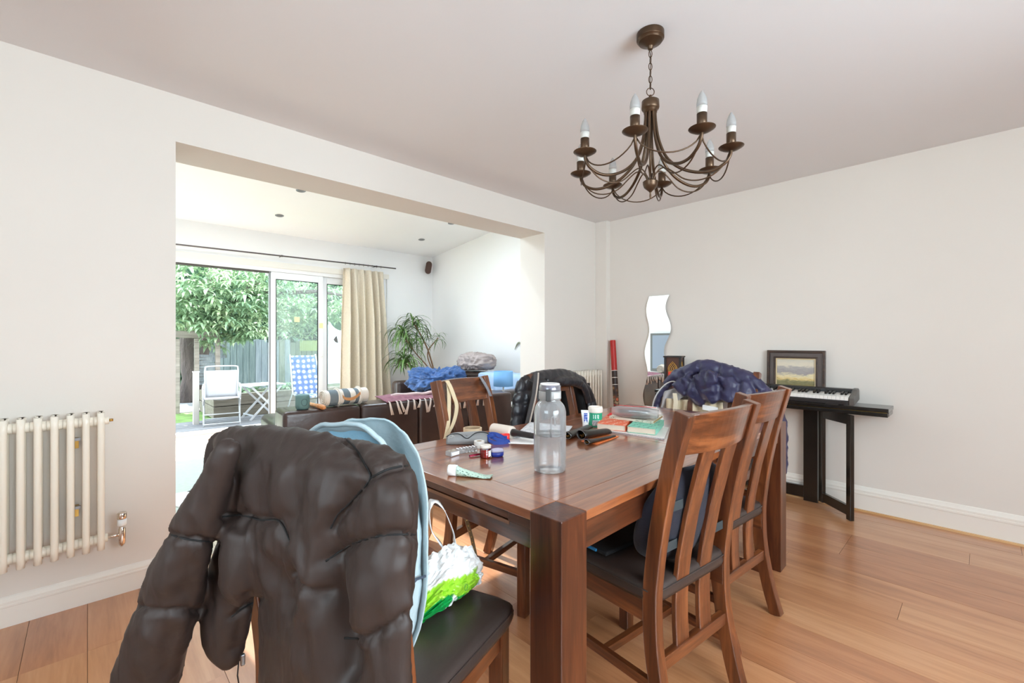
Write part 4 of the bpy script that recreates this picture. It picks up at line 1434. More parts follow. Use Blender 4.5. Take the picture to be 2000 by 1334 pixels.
for k in range(19):
    x = lerp(ta_ + .01, tb_ - .02, k / 18) + rnd.uniform(-.012, .012)
    L = rnd.uniform(.055, .105)
    sw = rnd.uniform(-.035, .035)
    m = MB()
    for j in (-1, 1):
        m.tube([(x, .02, .71), (x + j * .002, -.003, .707), (x + j * .004 + sw * .3, -.009, .70 - L * .35), (x + j * .007 + sw, -.009, .70 - L)], [.003, .004, .0045, .0055], 6)
    m.build('tassel', THW, thr, smooth=True)
# ================================================================== the garden
lawn = MB().box((-14, 7.0, -.5), (16, 30, -.07)).build('lawn', plain('lawn_grass', srgb(112, 141, 76), .95, var=.3, vscale=5, bump=.8, bscale=60, bdist=.03))
tag(lawn, 'sunlit green lawn beyond the deck', 'lawn', kind='structure')
path = MB().box((-6, 9.6, -.07), (4.2, 12.2, -.055)).build('gravel_path', plain('pale_gravel', srgb(134, 135, 134), .95, var=.25, vscale=30, bump=.8, bscale=90, bdist=.02))
tag(path, 'pale gravel path in front of the far fence', 'path', kind='structure')
deck = MB().box((-1.2, 7.06, -.07), (5.2, 8.2, -.045)).build('deck', M['subfloor'])
tag(deck, 'grey weathered timber deck outside the doors', 'deck', kind='structure')
DKM = wood('weathered_decking', srgb(79, 79, 81), srgb(105, 105, 106), srgb(125, 124, 124), 'X', rough=.8, coat=0)
dm = MB().box((-1.6, -.066, -.045), (1.6, .066, -.02)).mesh('deck_board')
for r_ in range(8):
    for xo in (.4, 3.606):
        link('deck_board', dm, DKM, deck, (xo, 7.13 + r_ * .138, 0), bevel=0)
# raised bed edged with sleepers
SLP = wood('sleeper_oak', srgb(79, 73, 62), srgb(104, 97, 84), srgb(120, 113, 101), 'X', rough=.85, coat=0)
bed = thing('raised_bed', 'raised bed edged with two stacked timber sleepers', 'raised bed', (1.42, 8.24, -.05))
for k in range(2):
    MB().box((0, 0, .02 + k * .19), (3.4, .12, .2 + k * .19)).build('sleeper', SLP, bed, bevel=.008)
    MB().box((0, .122, .02 + k * .19), (.12, 1.2, .2 + k * .19)).build('sleeper', SLP, bed, bevel=.008)
MB().box((.12, .12, .0), (3.4, 1.2, .34)).build('soil', plain('soil', srgb(91, 93, 73), .95, var=.3, vscale=20, bump=1, bscale=30, bdist=.04), bed)
# fence of upright boards
fence = thing('board_fence', 'pale grey upright board fence at the end of the garden', 'fence', (0, 12.4, 0))
FM = [wood('fence_board_' + str(i), *c, 'Z', rough=.9, coat=0) for i, c in enumerate((
    (srgb(83, 94, 94), srgb(104, 116, 114), srgb(122, 131, 128)), (srgb(107, 114, 119), srgb(129, 136, 141), srgb(144, 150, 152)), (srgb(90, 97, 87), srgb(111, 117, 104), srgb(128, 132, 120))))]
rnd = random.Random(3)
BWd = .135
bms = []
for hgt in (1.16, 1.19, 1.22):
    for mt in FM:
        me = MB().box((-BWd / 2 + .004, -.012, -.07), (BWd / 2 - .004, .012, hgt)).mesh('board')
        me.materials.append(mt)
        bms.append(me)
x = 2.0
i = 0
while x < 9.2:
    sec = int((x - 2.0) / 1.05) % 3
    me = bms[rnd.randrange(3) * 3 + (sec if rnd.random() < .8 else rnd.randrange(3))]
    link('board', me, None, fence, (x, rnd.uniform(-.006, .006), rnd.uniform(-.01, .01)))
    x += BWd
for k in range(8):
    MB().box((1.95 + k * 1.05, .015, -.07), (2.05 + k * 1.05, .11, 1.24)).build('post', FM[1], fence)
for z in (.2, .9):
    MB().box((2.0, .015, z), (9.3, .05, z + .07)).build('rail', FM[2], fence)
# reed screening along part of the top
REED = plain('reed', srgb(166, 172, 120), .9)
rm = MB()
for k in range(120):
    xx = 4.05 + k * .018
    rm.box((xx, -.03, .93), (xx + .011, -.018, 1.2 + .02 * rnd.random()))
o = rm.build('reed_screen', REED, fence)
o['kind'] = 'stuff'
# pergola frame with lapped panels
PGM = wood('pergola_timber', srgb(99, 90, 84), srgb(126, 117, 109), srgb(143, 136, 128), 'X', rough=.85, coat=0)
PY = 9.62
perg = thing('pergola', 'pale timber pergola frame in front of the old tree', 'pergola', (0, PY, 0))
def px_x(u, yy):
    return at(u, 700, y=yy).x
zt1 = at(400, 655, y=PY).z
MB().bar((px_x(330, PY) - 1.2, 0, zt1 + .05), (px_x(427, PY), 0, zt1), .09, .12).build('beam', PGM, perg, bevel=.005)
MB().bar((px_x(427, PY) - .06, -.04, zt1 - .01), (px_x(427, PY) - .3, 1.9, zt1 + .04), .07, .1).build('beam', PGM, perg, bevel=.005)
for u in (346, 384, 425):
    xx = px_x(u, PY)
    MB().box((xx - .035, -.035, -.07), (xx + .035, .035, zt1 - .06)).build('post', PGM, perg, bevel=.004)
def lap(u0, u1, v0, v1, yy, nm, label):
    r = thing(nm, label, 'fence panel', (0, yy, 0))
    a, b = px_x(u0, yy), px_x(u1, yy)
    za, zb = at(u0, v1, y=yy).z, at(u0, v0, y=yy).z
    za = max(za, -.06)
    n_ = 11
    for k in range(n_):
        z = lerp(za, zb, k / n_)
        dz = (zb - za) / n_
        sag = .012 * sin(k * 2.1)
        MB().bar((a, -.02 + .012 * (k % 2), z + dz / 2 + sag), (b, -.02 + .012 * ((k + 1) % 2), z + dz / 2 - sag), .012, dz * .96).build('slat', FM[1], r)
    for xx in (a, b):
        MB().box((xx - .025, -.01, za), (xx + .025, .03, zb + .03)).build('batten', FM[2], r)
lap(386, 422, 693, 752, PY + .1, 'lap_panel', 'grey lapped slat panel between the pergola posts')
lap(300, 349, 690, 752, PY + .1, 'lap_panel', 'grey lapped slat panel at the left edge of the view')
lap(396, 440, 664, 700, PY + 1.9, 'lap_panel', 'dark broken slat panel behind the pergola')
# old trunk behind the pergola and its crown
TRK = plain('old_bark', srgb(79, 69, 64), .95, var=.45, vscale=4, bump=1, bscale=9, bdist=.06, stretch=(2, 2, .5))
TY = 11.2
tb0, tb1 = at(366, 748, y=TY), at(374, 640, y=TY)
tree = thing('garden_tree', 'broad leafy tree with drooping leaves overhanging the garden', 'tree', (tb0.x, TY, -.07))
MB().tube([(0, 0, 0), (.06, 0, .5), (-.02, .05, 1.1), (.08, 0, 1.8), (.5, -.3, 2.8), (.8, -.5, 4)], [.2, .15, .14, .14, .12, .06], 12).build('trunk', TRK, tree, smooth=True)
MB().tube([(.12, 0, .0), (.22, .02, .6), (.34, 0, 1.3), (.9, -.2, 2.3), (1.8, -.6, 3.0)], [.1, .09, .085, .07, .04], 10).build('trunk', TRK, tree, smooth=True)
MB().tube([(.06, 0, 1.7), (.9, -1.0, 2.2), (2.0, -1.6, 2.3), (3.0, -1.8, 2.2)], [.07, .06, .04, .02], 8).build('branch', TRK, tree, smooth=True)
MB().tube([(.02, 0, 1.6), (-.5, -1.2, 2.2), (-.6, -1.9, 2.3)], [.07, .05, .02], 8).build('branch', TRK, tree, smooth=True)
def leafmat(name, a, b, c, tr=.35):
    m, nt, bs = _nt(name)
    oi = nt.nodes.new('ShaderNodeTexCoord')
    nz = _noise(nt, oi.outputs['Object'], 2.4, 3, .6)
    n3 = _noise(nt, oi.outputs['Object'], 17, 2, .6)
    mx = nt.nodes.new('ShaderNodeMath')
    mx.operation = 'MULTIPLY_ADD'
    nt.links.new(n3, mx.inputs[0])
    mx.inputs[1].default_value = .5
    nt.links.new(nz, mx.inputs[2])
    nt.links.new(_ramp(nt, mx.outputs[0], [(.5, a), (.75, b), (.98, c)]), bs.inputs['Base Color'])
    bs.inputs['Roughness'].default_value = .5
    translucent(m, b, tr)
    return m
CROWN = leafmat('tree_leaf', srgb(92, 124, 98), srgb(142, 168, 132), srgb(200, 210, 170), .3)
HEDGE = leafmat('hedge_leaf', srgb(66, 94, 76), srgb(96, 124, 100), srgb(128, 152, 122), .3)
def crown(name, parent, spots, mat, L, W, cnt, seed):
    rnd = random.Random(seed)
    V, F = [], []
    for (c, rad, n_) in spots:
        for _ in range(n_):
            # a rosette of drooping leaves at a twig end
            while True:
                q = Vector((rnd.uniform(-1, 1), rnd.uniform(-1, 1), rnd.uniform(-1, 1)))
                if q.length < 1:
                    break
            if q.length > .01:
                q = q.normalized() * (q.length ** .55)
            p = Vector((c[0] + q.x * rad[0], c[1] + q.y * rad[1], c[2] + q.z * rad[2]))
            for k in range(cnt):
                az = 2 * PI * k / cnt + rnd.uniform(-.4, .4)
                l = L * rnd.uniform(.7, 1.15)
                w = W * rnd.uniform(.8, 1.2)
                d0 = rnd.uniform(-.5, .35)
                dirh = Vector((cos(az), sin(az), 0))
                sd = Vector((-sin(az), cos(az), 0))
                pts = []
                pos = p.copy()
                el = .35 + d0
                for j in range(4):
                    pts.append(pos.copy())
                    pos = pos + (dirh * cos(el) + Vector((0, 0, sin(el)))) * (l / 3)
                    el -= .55
                ws_ = (.15, 1.0, .8, .02)
                b0 = len(V)
                for j in range(4):
                    V.append(pts[j] - sd * w * ws_[j])
                    V.append(pts[j] + sd * w * ws_[j])
                for j in range(3):
                    F.append((b0 + 2 * j, b0 + 2 * j + 1, b0 + 2 * j + 3, b0 + 2 * j + 2))
    me = bpy.data.meshes.new(name)
    me.from_pydata([tuple(v) for v in V], [], F)
    o = link(name, me, mat, parent)
    o['kind'] = 'stuff'
    return o
TX, TZ = tb0.x, -.07
def rel(x, y, z):
    return (x - TX, y - TY, z - TZ)
sp_ = []
def spot(u, v, y, r, n_):
    c = at(u, v, y=y)
    sp_.append((rel(c.x, c.y, c.z), r, n_))
for (u, v, y, r, n_) in ((360, 560, 9.6, (1.0, .9, .6), 90), (420, 560, 9.4, (1.0, .8, .62), 110), (470, 560, 9.7, (.9, .8, .6), 90), (515, 560, 10.2, (.9, .8, .7), 80),
                         (350, 605, 10.2, (.7, .6, .38), 60), (400, 612, 10.1, (.7, .5, .36), 60), (455, 630, 9.5, (.62, .5, .36), 60), (500, 630, 10.0, (.7, .6, .36), 60), (432, 668, 9.9, (.32, .3, .16), 16), (376, 636, 9.3, (.4, .25, .1), 12), (485, 648, 9.6, (.4, .35, .18), 20),
                         (590, 560, 10.5, (1.2, 1.0, .8), 110), (650, 560, 11, (1.2, 1.0, .8), 90), (560, 625, 10.8, (1.0, .9, .45), 70), (620, 620, 11.2, (1.2, .9, .5), 80), (700, 580, 11.5, (1.4, 1, .9), 70), (280, 560, 9.8, (1.2, 1, .8), 60)):
    spot(u, v, y, r, n_)
crown('foliage', tree, sp_, CROWN, .25, .025, 8, 21)
hedge = thing('hedge', 'dense dark green hedge behind the garden fence', 'hedge', (4, 14.2, -.07))
hs = []
for k in range(14):
    hs.append(((-7 + k * 1.1, .3 * sin(k), 1.6), (1.0, .9, 1.6), 60))
    hs.append(((-7 + k * 1.1, .6, 4.0), (1.0, .9, 1.5), 60))
crown('foliage', hedge, hs, HEDGE, .32, .07, 7, 8)
MB().grid(lambda s, t: (lerp(-8, 9, s), .9 + .25 * sin(s * 30) * sin(t * 9), lerp(0, 5.6, t)), 60, 20).build('inner_growth', plain('deep_hedge', srgb(64, 94, 69), .95, var=.3, vscale=3), hedge, smooth=True, solid=.2)
# low planting in front of the fence
for (u, lab) in ((495, 'low leafy plants in the raised bed behind the small table'), (575, 'low leafy plants in the raised bed behind the blue lounger')):
    c = at(u, 760, y=8.9)
    o_ = thing('garden_plant', lab, 'plant', (c.x, 8.9, .28))
    crown('foliage', o_, [((0, 0, .06), (.45, .25, .1), 34)], CROWN, .12, .022, 6, u)
# white marker post at the edge of the deck
post = thing('white_post', 'square white timber post at the edge of the deck', 'post', (1.14, 7.86, -.045))
MB().box((-.035, -.035, 0), (.035, .035, .78)).build('post_shaft', plain('white_timber', srgb(174, 172, 166), .7), post, bevel=.004)
MB().prism([(-.04, -.04), (.04, -.04), (.04, .04), (-.04, .04)], .012, Matrix.Translation((0, 0, .78))).build('cap', M['white'], post)
# folding chair
fc = thing('folding_chair', 'white folding garden chair with a cloth back on the deck', 'chair', (1.44, 7.74, -.02), radians(-10))
TBM = plain('white_tube', srgb(174, 177, 179), .35)
CL = plain('white_sling_cloth', srgb(182, 182, 185), .9, bump=.2, bscale=90)
def rounded_loop(pts, r, n_=5):
    return spline(pts, n_)
bw = .21
MB().tube(rounded_loop([(-bw, .20, .34), (-bw, .24, .6), (-bw, .265, .78), (-bw + .03, .27, .82), (0, .27, .825), (bw - .03, .27, .82), (bw, .265, .78), (bw, .24, .6), (bw, .20, .34)], .012), .011, 8).build('back_frame', TBM, fc, smooth=True)
MB().grid(lambda s, t: (lerp(-bw, bw, s), lerp(.205, .262, t) + .015 * sin(PI * s), lerp(.36, .76, t)), 8, 8).build('back_cloth', CL, fc, smooth=True, solid=.006)
MB().grid(lambda s, t: (lerp(-bw, bw, s), lerp(-.22, .2, t), .36 - .03 * sin(PI * s) * sin(PI * t) + .02 * (1 - t)), 8, 8).build('seat_cloth', CL, fc, smooth=True, solid=.006)
for s in (-1, 1):
    x = s * (bw + .018)
    MB().tube([(x, .27, 0), (x, .05, .24), (x, -.22, .52)], .011, 8).build('leg', TBM, fc, smooth=True)
    MB().tube([(x * .96, -.27, 0), (x * .96, -.02, .24), (x * .96, .22, .44)], .011, 8).build('leg', TBM, fc, smooth=True)
    MB().tube([(x * .98, -.23, .36), (x * .98, .2, .345)], .01, 8).build('seat_rail', TBM, fc, smooth=True)
    MB().tube([(x, .25, .56), (x, -.05, .555), (x, -.24, .53)], .014, 8, flat=.6).build('armrest', TBM, fc, smooth=True)
for (y_, z_) in ((-.268, .03), (-.14, .15), (.26, .03)):
    MB().tube([(-bw - .015, y_, z_), (bw + .015, y_, z_)], .009, 8).build('cross_bar', TBM, fc, smooth=True)
# little folding table
ft = thing('folding_table', 'small white folding slatted table on the deck', 'table', (2.0, 7.84, -.02), radians(8))
for k in range(6):
    y_ = -.2 + k * .08
    MB().box((-.27, y_ - .034, .52), (.27, y_ + .034, .535)).build('slat', CL, ft, bevel=.003)
MB().box((-.26, -.23, .505), (-.23, .23, .52)).box((.23, -.23, .505), (.26, .23, .52)).build('batten', TBM, ft)
for y_ in (-.19, .19):
    MB().bar((-.22, y_, .5), (.24, y_ * .96, 0), .014, .028).build('leg', TBM, ft)
    MB().bar((.22, y_ * .9, .5), (-.24, y_ * .88, 0), .014, .028).build('leg', TBM, ft)
for x in (-.2, .2):
    MB().box((x - .008, -.18, .06), (x + .008, .18, .08)).build('cross_bar', TBM, ft)
# sun lounger with a spotted blue cover
def spotted():
    m, nt, b = _nt('blue_spotted_cloth')
    tc = nt.nodes.new('ShaderNodeTexCoord')
    mp = nt.nodes.new('ShaderNodeMapping')
    mp.inputs['Scale'].default_value = (11, 11, 11)
    nt.links.new(tc.outputs['UV'], mp.inputs['Vector'])
    vo = nt.nodes.new('ShaderNodeTexVoronoi')
    vo.inputs['Randomness'].default_value = .25
    vo.inputs['Scale'].default_value = 1
    vo.voronoi_dimensions = '2D'
    nt.links.new(mp.outputs[0], vo.inputs['Vector'])
    nt.links.new(_ramp(nt, vo.outputs['Distance'], [(.20, srgb(228, 228, 231)), (.34, srgb(76, 101, 160)), (.6, srgb(57, 83, 145))]), b.inputs['Base Color'])
    b.inputs['Roughness'].default_value = .8
    return m
SPM = spotted()
lo = at(575, 806, y=8.0)
lg_ = thing('sun_lounger', 'folding sun lounger with a blue and white spotted cover behind the door glass', 'sun lounger', (lo.x + .12, 7.72, -.02), radians(4))
def uv_grid(fn, nu, nv, name, mat, parent, su, sv_, solid=.02):
    mb = MB().grid(fn, nu, nv)
    me = mb.mesh(name)
    uv = me.uv_layers.new(name='UVMap')
    w_ = nu + 1
    for poly in me.polygons:
        for li in poly.loop_indices:
            vi = me.loops[li].vertex_index
            uv.data[li].uv = ((vi % w_) / nu * su, (vi // w_) / nv * sv_)
    return link(name, me, mat, parent, smooth=True, solid=solid)
uv_grid(lambda s, t: (lerp(-.21, .21, s) * lerp(1, .92, t), .02 + .16 * t, .34 + .62 * t), 8, 12, 'back_cover', SPM, lg_, .42, .65)
uv_grid(lambda s, t: (lerp(-.22, .22, s), -.45 + .47 * t, .33 - .02 * sin(PI * t)), 8, 12, 'seat_cover', SPM, lg_, .44, .5)
for s in (-1, 1):
    MB().tube([(s * .23, -.45, .33), (s * .23, .02, .34), (s * .21, .19, .98)], .012, 8).build('side_rail', TBM, lg_, smooth=True)
    MB().tube([(s * .23, -.35, .33), (s * .23, -.4, 0)], .011, 8).build('leg', TBM, lg_, smooth=True)
    MB().tube([(s * .23, .05, .34), (s * .23, .3, 0)], .011, 8).build('leg', TBM, lg_, smooth=True)
# white sheet hung over a garden screen, right of the doors
wa, wb = at(641, 620, y=9.7), at(720, 640, y=9.7)
ws_ = thing('garden_screen', 'white sheet hung over a screen, seen through the right door pane', 'screen', (wa.x, 9.7, -.06))
MB().grid(lambda s, t: (lerp(0, 1.5, s), .03 * sin(s * 17) + .02 * sin(s * 31 + t * 4), lerp(0, 1.68 - .12 * sin(s * 9) - .1 * abs(sin(s * 5)), t)), 40, 14).build('sheet', CL, ws_, smooth=True, solid=.006)
for x in (.02, 1.48):
    MB().box((x - .02, .06, -.01), (x + .02, .1, 1.6)).build('pole', TBM, ws_)
dk = at(655, 662, y=EY + .115)
o_ = MB().prism([(-.03, -.01), (.0, -.05), (.045, -.065), (.02, .055)], .001, Matrix.Rotation(PI / 2, 4, 'X')).build('glass_sticker', M['grey'], loc=(dk.x, EY + .117, dk.z))
tag(o_, 'grey diamond-shaped sticker on the right door pane', 'sticker')
# ================================================================== on the dining table
TZ0 = TH
def tp(u, v, dz=0):
    return at(u, v, z=TZ0 + dz)
def depth_of(p):
    return p.x * cos(YAW) + p.y * sin(YAW)
def px_m(n_px, p):
    return n_px * depth_of(p) / FPX
# water bottle
wb_ = tp(1074, 927)
wb_ = wb_ + Vector((wb_.x, wb_.y, 0)).normalized() * .047
bot = thing('water_bottle', 'large frosted clear plastic water bottle with a grey flip cap', 'bottle', (wb_.x, wb_.y, TZ0))
FROST = glassy('frosted_bottle_plastic', (.94, .95, .96, 1), .09, .1, haze=.22, hazecol=(.92, .92, .92, 1))
prof = [(.0, .006), (.03, .004), (.046, .0), (.051, .004), (.0525, .014), (.0525, .19), (.051, .2), (.047, .211), (.04, .221), (.034, .226), (.033, .23), (.0325, .236)]
MB().lathe(prof, 40).build('body', FROST, bot, smooth=True)
for z in (.12, ):
    MB().lathe([(.0526, z - .002), (.0532, z), (.0526, z + .002)], 40).build('measure_ring', FROST, bot, smooth=True)
capg = plain('cap_grey', srgb(150, 148, 146), .4)
MB().lathe([(.0345, .232), (.0365, .235), (.0365, .258), (.035, .26)], 36).build('cap_base', capg, bot, smooth=True)
lid = MB().lathe([(.035, .26), (.0355, .263), (.0345, .276), (.03, .281), (.0, .282)], 36).build('flip_lid', glassy('clear_lid_plastic', (.8, .8, .86, 1), .15, .05, haze=.3, hazecol=(.7, .68, .74, 1)), bot, smooth=True)
MB().lathe([(.0, .262), (.018, .262), (.02, .266), (.018, .276), (.0, .277)], 24).build('spout', plain('spout_mauve', srgb(120, 116, 140), .4), lid, smooth=True)
MB().tube([(.03 * cos(a * PI / 16), .03 * sin(a * PI / 16), .2815) for a in range(32)], .0025, 6, closed=True).build('lid_rim', M['white'], lid, smooth=True)
fa = atan2(-wb_.y, -wb_.x) - .12
R_ = Matrix.Rotation(fa, 4, 'Z')
MB().box((.034, -.0085, .229), (.0415, .0085, .268), R_).build('latch', plain('latch_dark', srgb(62, 62, 62), .45), bot, bevel=.003)
def arc_strip(r, a0, a1, z0, z1, n_=12):
    return MB().grid(lambda s, t: (r * cos(lerp(a0, a1, s)), r * sin(lerp(a0, a1, s)), lerp(z0, z1, t)), n_, 1)
arc_strip(.0372, fa + .45, fa + 1.25, .238, .256).build('grip_panel', plain('grip_pale', srgb(186, 184, 180), .4), bot, solid=.001)
MB().tube([(.0545 * cos(fa + .30 + .12 * cos(k * PI / 10)), .0545 * sin(fa + .30 + .12 * cos(k * PI / 10)), .155 + .03 * sin(k * PI / 10)) for k in range(11)] + [(.0545 * cos(fa + .18), .0545 * sin(fa + .18), .12)], .0022, 6).build('carry_loop', FROST, bot, smooth=True)

# roll of masking tape
def ring_roll(name, label, p, r0, r1, h, mat, core):
    r = thing(name, label, 'tape', (p.x, p.y, TZ0))
    MB().lathe([(r0, 0), (r1, 0), (r1, h), (r0, h), (r0, 0)], 40).build('tape_roll', mat, r)
    MB().lathe([(r0 - .002, .001), (r0, .001), (r0, h - .001), (r0 - .002, h - .001), (r0 - .002, .001)], 32).build('core', core, r)
    return r
CARD = plain('brown_card_core', srgb(176, 150, 120), .85)
q = tp(923, 852)
ring_roll('tape_roll', 'wide roll of cream masking tape by the sunlit chair', q + Vector((q.x, q.y, 0)).normalized() * .04, .036, .042, .030, plain('cream_tape', srgb(216, 192, 158), .7, var=.06, vscale=40), CARD)
q = tp(936, 876)
ring_roll('tape_roll', 'small roll of white surgical tape beside the glasses case', q + Vector((q.x, q.y, 0)).normalized() * .02, .012, .021, .026, plain('white_tape', srgb(232, 230, 224), .7), CARD)

# folded leather glasses case
q0, q1 = tp(871, 869), tp(957, 868)
gc = thing('glasses_case', 'grey leather glasses case with a curved black-edged flap', 'glasses case', (q0.x, q0.y, TZ0))
dv = q1 - q0
gc.rotation_euler = (0, 0, atan2(dv.y, dv.x))
GL = dv.length
GLT = plain('grey_leatherette', srgb(142, 142, 142), .5, bump=.12, bscale=160, bdist=.002)
def case_pt(s, t):
    x = s * GL
    endk = 1 - .35 * abs(2 * s - 1) ** 6
    a = PI * t
    return (x, .03 - .03 * cos(a) * endk, (.001 + .047 * sin(a) ** .7 * (1 - .18 * (1 - s))) * endk)
MB().grid(case_pt, 24, 14).build('case_body', GLT, gc, smooth=True, solid=.002)
def flap_edge(s):
    return .20 + .30 * exp(-((s - .48) / .16) ** 2)
def flap_pt(s, t):
    tt_ = lerp(.72, flap_edge(s) * -1 + .62, t)
    p = case_pt(s, max(.06, tt_))
    return (p[0], p[1] - .0025, p[2] + .0025)
MB().grid(flap_pt, 30, 8).build('flap', GLT, gc, smooth=True, solid=.0015)
MB().tube([Vector(flap_pt(s / 30, 1)) + Vector((0, -.001, .0006)) for s in range(31)], .0016, 6).build('flap_edging', M['black'], gc, smooth=True)
pb = Vector(flap_pt(.48, .82))
MB().lathe([(.0, .002), (.003, .0018), (.0038, 0)], 14, Matrix.Rotation(radians(60), 4, 'X'), pb + Vector((0, -.002, .001))).build('press_stud', M['steel'], gc, smooth=True)
em = Vector(case_pt(.12, .24))
MB().tube([em + Vector((.011 * cos(k * PI / 10), -.0025 - .003 * sin(k * PI / 10), .0095 * sin(k * PI / 10))) for k in range(20)], .0007, 5, closed=True).tube([em + Vector((-.007 + .014 * k / 8, -.003 - .0015 * sin(k * 1.4), .003 * sin(k * 1.4) + .002 * k / 8)) for k in range(9)], .0006, 5).build('emblem', M['white'], gc)

# tangled blue lanyard
q = tp(965, 866)
lan_ = thing('lanyard', 'tangled dark blue webbing strap with clips beside the glasses case', 'lanyard', (q.x, q.y, TZ0))
NB = plain('blue_webbing', srgb(34, 66, 150), .7, bump=.3, bscale=200, bdist=.002)
lp = [(-.045, .04, .012), (-.02, .03, .03), (.0, .0, .022), (.03, -.02, .008), (.05, -.01, .015), (.03, .02, .03), (-.01, .025, .034), (-.03, .0, .02), (-.01, -.02, .006), (.02, -.035, .006), (.045, -.04, .008)]
MB().sweep(spline(lp, 6), .016, .0016, (.2, .3, 1)).build('webbing', NB, lan_)
MB().sweep(spline([(-.04, .03, .02), (-.01, .0, .036), (.02, .01, .03), (.045, -.025, .012), (.052, -.04, .006)], 6), .014, .0016, (.1, .5, .9)).build('webbing', NB, lan_)
MB().cbox((.05, -.03, .014), (.02, .014, .016), Matrix.Rotation(.5, 4, 'Z')).build('buckle', NB, lan_, bevel=.003)
MB().cbox((-.035, .045, .03), (.016, .014, .02), Matrix.Rotation(.2, 4, 'Y')).build('clip', NB, lan_, bevel=.003)

# things lying along the table: helper for a lying lathe
def lying(name, label, cat, pa, pb_, profs, mats, names, lift, group=None):
    d = pb_ - pa
    L = d.length
    r = thing(name, label, cat, (pa.x, pa.y, TZ0 + lift))
    r.rotation_euler = Vector((d.x, d.y, 0)).to_track_quat('Z', 'Y').to_euler()
    for pr, mt, nm in zip(profs, mats, names):
        MB().lathe([(a, b * L) for a, b in pr], 20).build(nm, mt, r, smooth=True)
    return r
REDP = plain('red_plastic', srgb(226, 36, 36), .35)
lying('cream_tube', 'bright red plastic tube lying beside the blue lanyard', 'tube', tp(950, 858), tp(995, 860), [[(.001, 0), (.006, .02), (.012, .55), (.0125, .66)], [(.0125, .67), (.014, .68), (.0145, .99), (.0, 1.0)]], [REDP, plain('red_cap', srgb(236, 48, 44), .3)], ['tube_body', 'cap'], .0146)
q0, q1 = tp(963, 850), tp(1050, 866)
lr = lying('lint_roller', 'lint roller with a white paper roll and a black handle', 'lint roller', q0, q1, [[(.0, 0), (.026, 0.002), (.027, .02), (.027, .44), (.026, .455), (.0, .456)], [(.0, .456), (.016, .457), (.017, .5), (.0135, .6), (.0125, .85), (.010, .97), (.0, .99)]], [plain('lint_paper', srgb(228, 214, 200), .7), plain('black_handle', srgb(36, 33, 32), .35)], ['paper_roll', 'handle'], .0272)

# clear pill organiser and a clear packet with blue print
CLR = glassy('clear_styrene', (.97, .97, .98, 1), .12, .05, haze=.3, hazecol=(.95, .95, .96, 1))
q0, q1 = tp(893, 886), tp(930, 880)
pil = thing('pill_organiser', 'clear ribbed plastic pill organiser beside the glasses case', 'pill box', (q0.x, q0.y, TZ0), atan2(q1.y - q0.y, q1.x - q0.x))
PLn = (q1 - q0).length
for k in range(6):
    w_ = PLn / 6
    o_ = MB().box((k * w_ + .0008, -.012, .0), ((k + 1) * w_ - .0008, .014, .014)).build('compartment', CLR, pil, bevel=.002)
    MB().box((k * w_ + .0012, -.011, .0145), ((k + 1) * w_ - .0012, .013, .019)).build('compartment_lid', CLR, o_, bevel=.0015)
def printed(name, base, ink, sx, sy, thr=.52, coord='Generated'):
    """paper with rows of small illegible print"""
    m, nt, b = _nt(name)
    tc = nt.nodes.new('ShaderNodeTexCoord')
    mp = nt.nodes.new('ShaderNodeMapping')
    mp.inputs['Scale'].default_value = (sx, sy, 1)
    nt.links.new(tc.outputs[coord], mp.inputs['Vector'])
    n1 = _noise(nt, mp.outputs[0], 6, 2)
    sx_ = nt.nodes.new('ShaderNodeSeparateXYZ')
    nt.links.new(tc.outputs[coord], sx_.inputs[0])
    wv = nt.nodes.new('ShaderNodeMath')
    wv.operation = 'SINE'
    ml = nt.nodes.new('ShaderNodeMath')
    ml.operation = 'MULTIPLY'
    ml.inputs[1].default_value = sy * 6.283
    nt.links.new(sx_.outputs['Y'], ml.inputs[0])
    nt.links.new(ml.outputs[0], wv.inputs[0])
    gt = nt.nodes.new('ShaderNodeMath')
    gt.operation = 'GREATER_THAN'
    gt.inputs[1].default_value = .1
    nt.links.new(wv.outputs[0], gt.inputs[0])
    g2 = nt.nodes.new('ShaderNodeMath')
    g2.operation = 'GREATER_THAN'
    g2.inputs[1].default_value = thr
    nt.links.new(n1, g2.inputs[0])
    an = nt.nodes.new('ShaderNodeMath')
    an.operation = 'MULTIPLY'
    nt.links.new(gt.outputs[0], an.inputs[0])
    nt.links.new(g2.outputs[0], an.inputs[1])
    nt.links.new(_ramp(nt, an.outputs[0], [(.0, base), (1.0, ink)]), b.inputs['Base Color'])
    b.inputs['Roughness'].default_value = .6
    return m
q = tp(884, 889)
pk = thing('clear_packet', 'small clear packet with pale blue print next to the pill organiser', 'packet', (q.x, q.y, TZ0), atan2(q1.y - q0.y, q1.x - q0.x) + .3)
MB().box((-.022, -.016, 0), (.022, .016, .018)).build('packet_body', CLR, pk, bevel=.003)
MB().box((-.018, -.0164, .003), (.018, -.0161, .015)).build('label', printed('packet_print', srgb(236, 238, 244), srgb(110, 130, 190), 1, 3), pk)
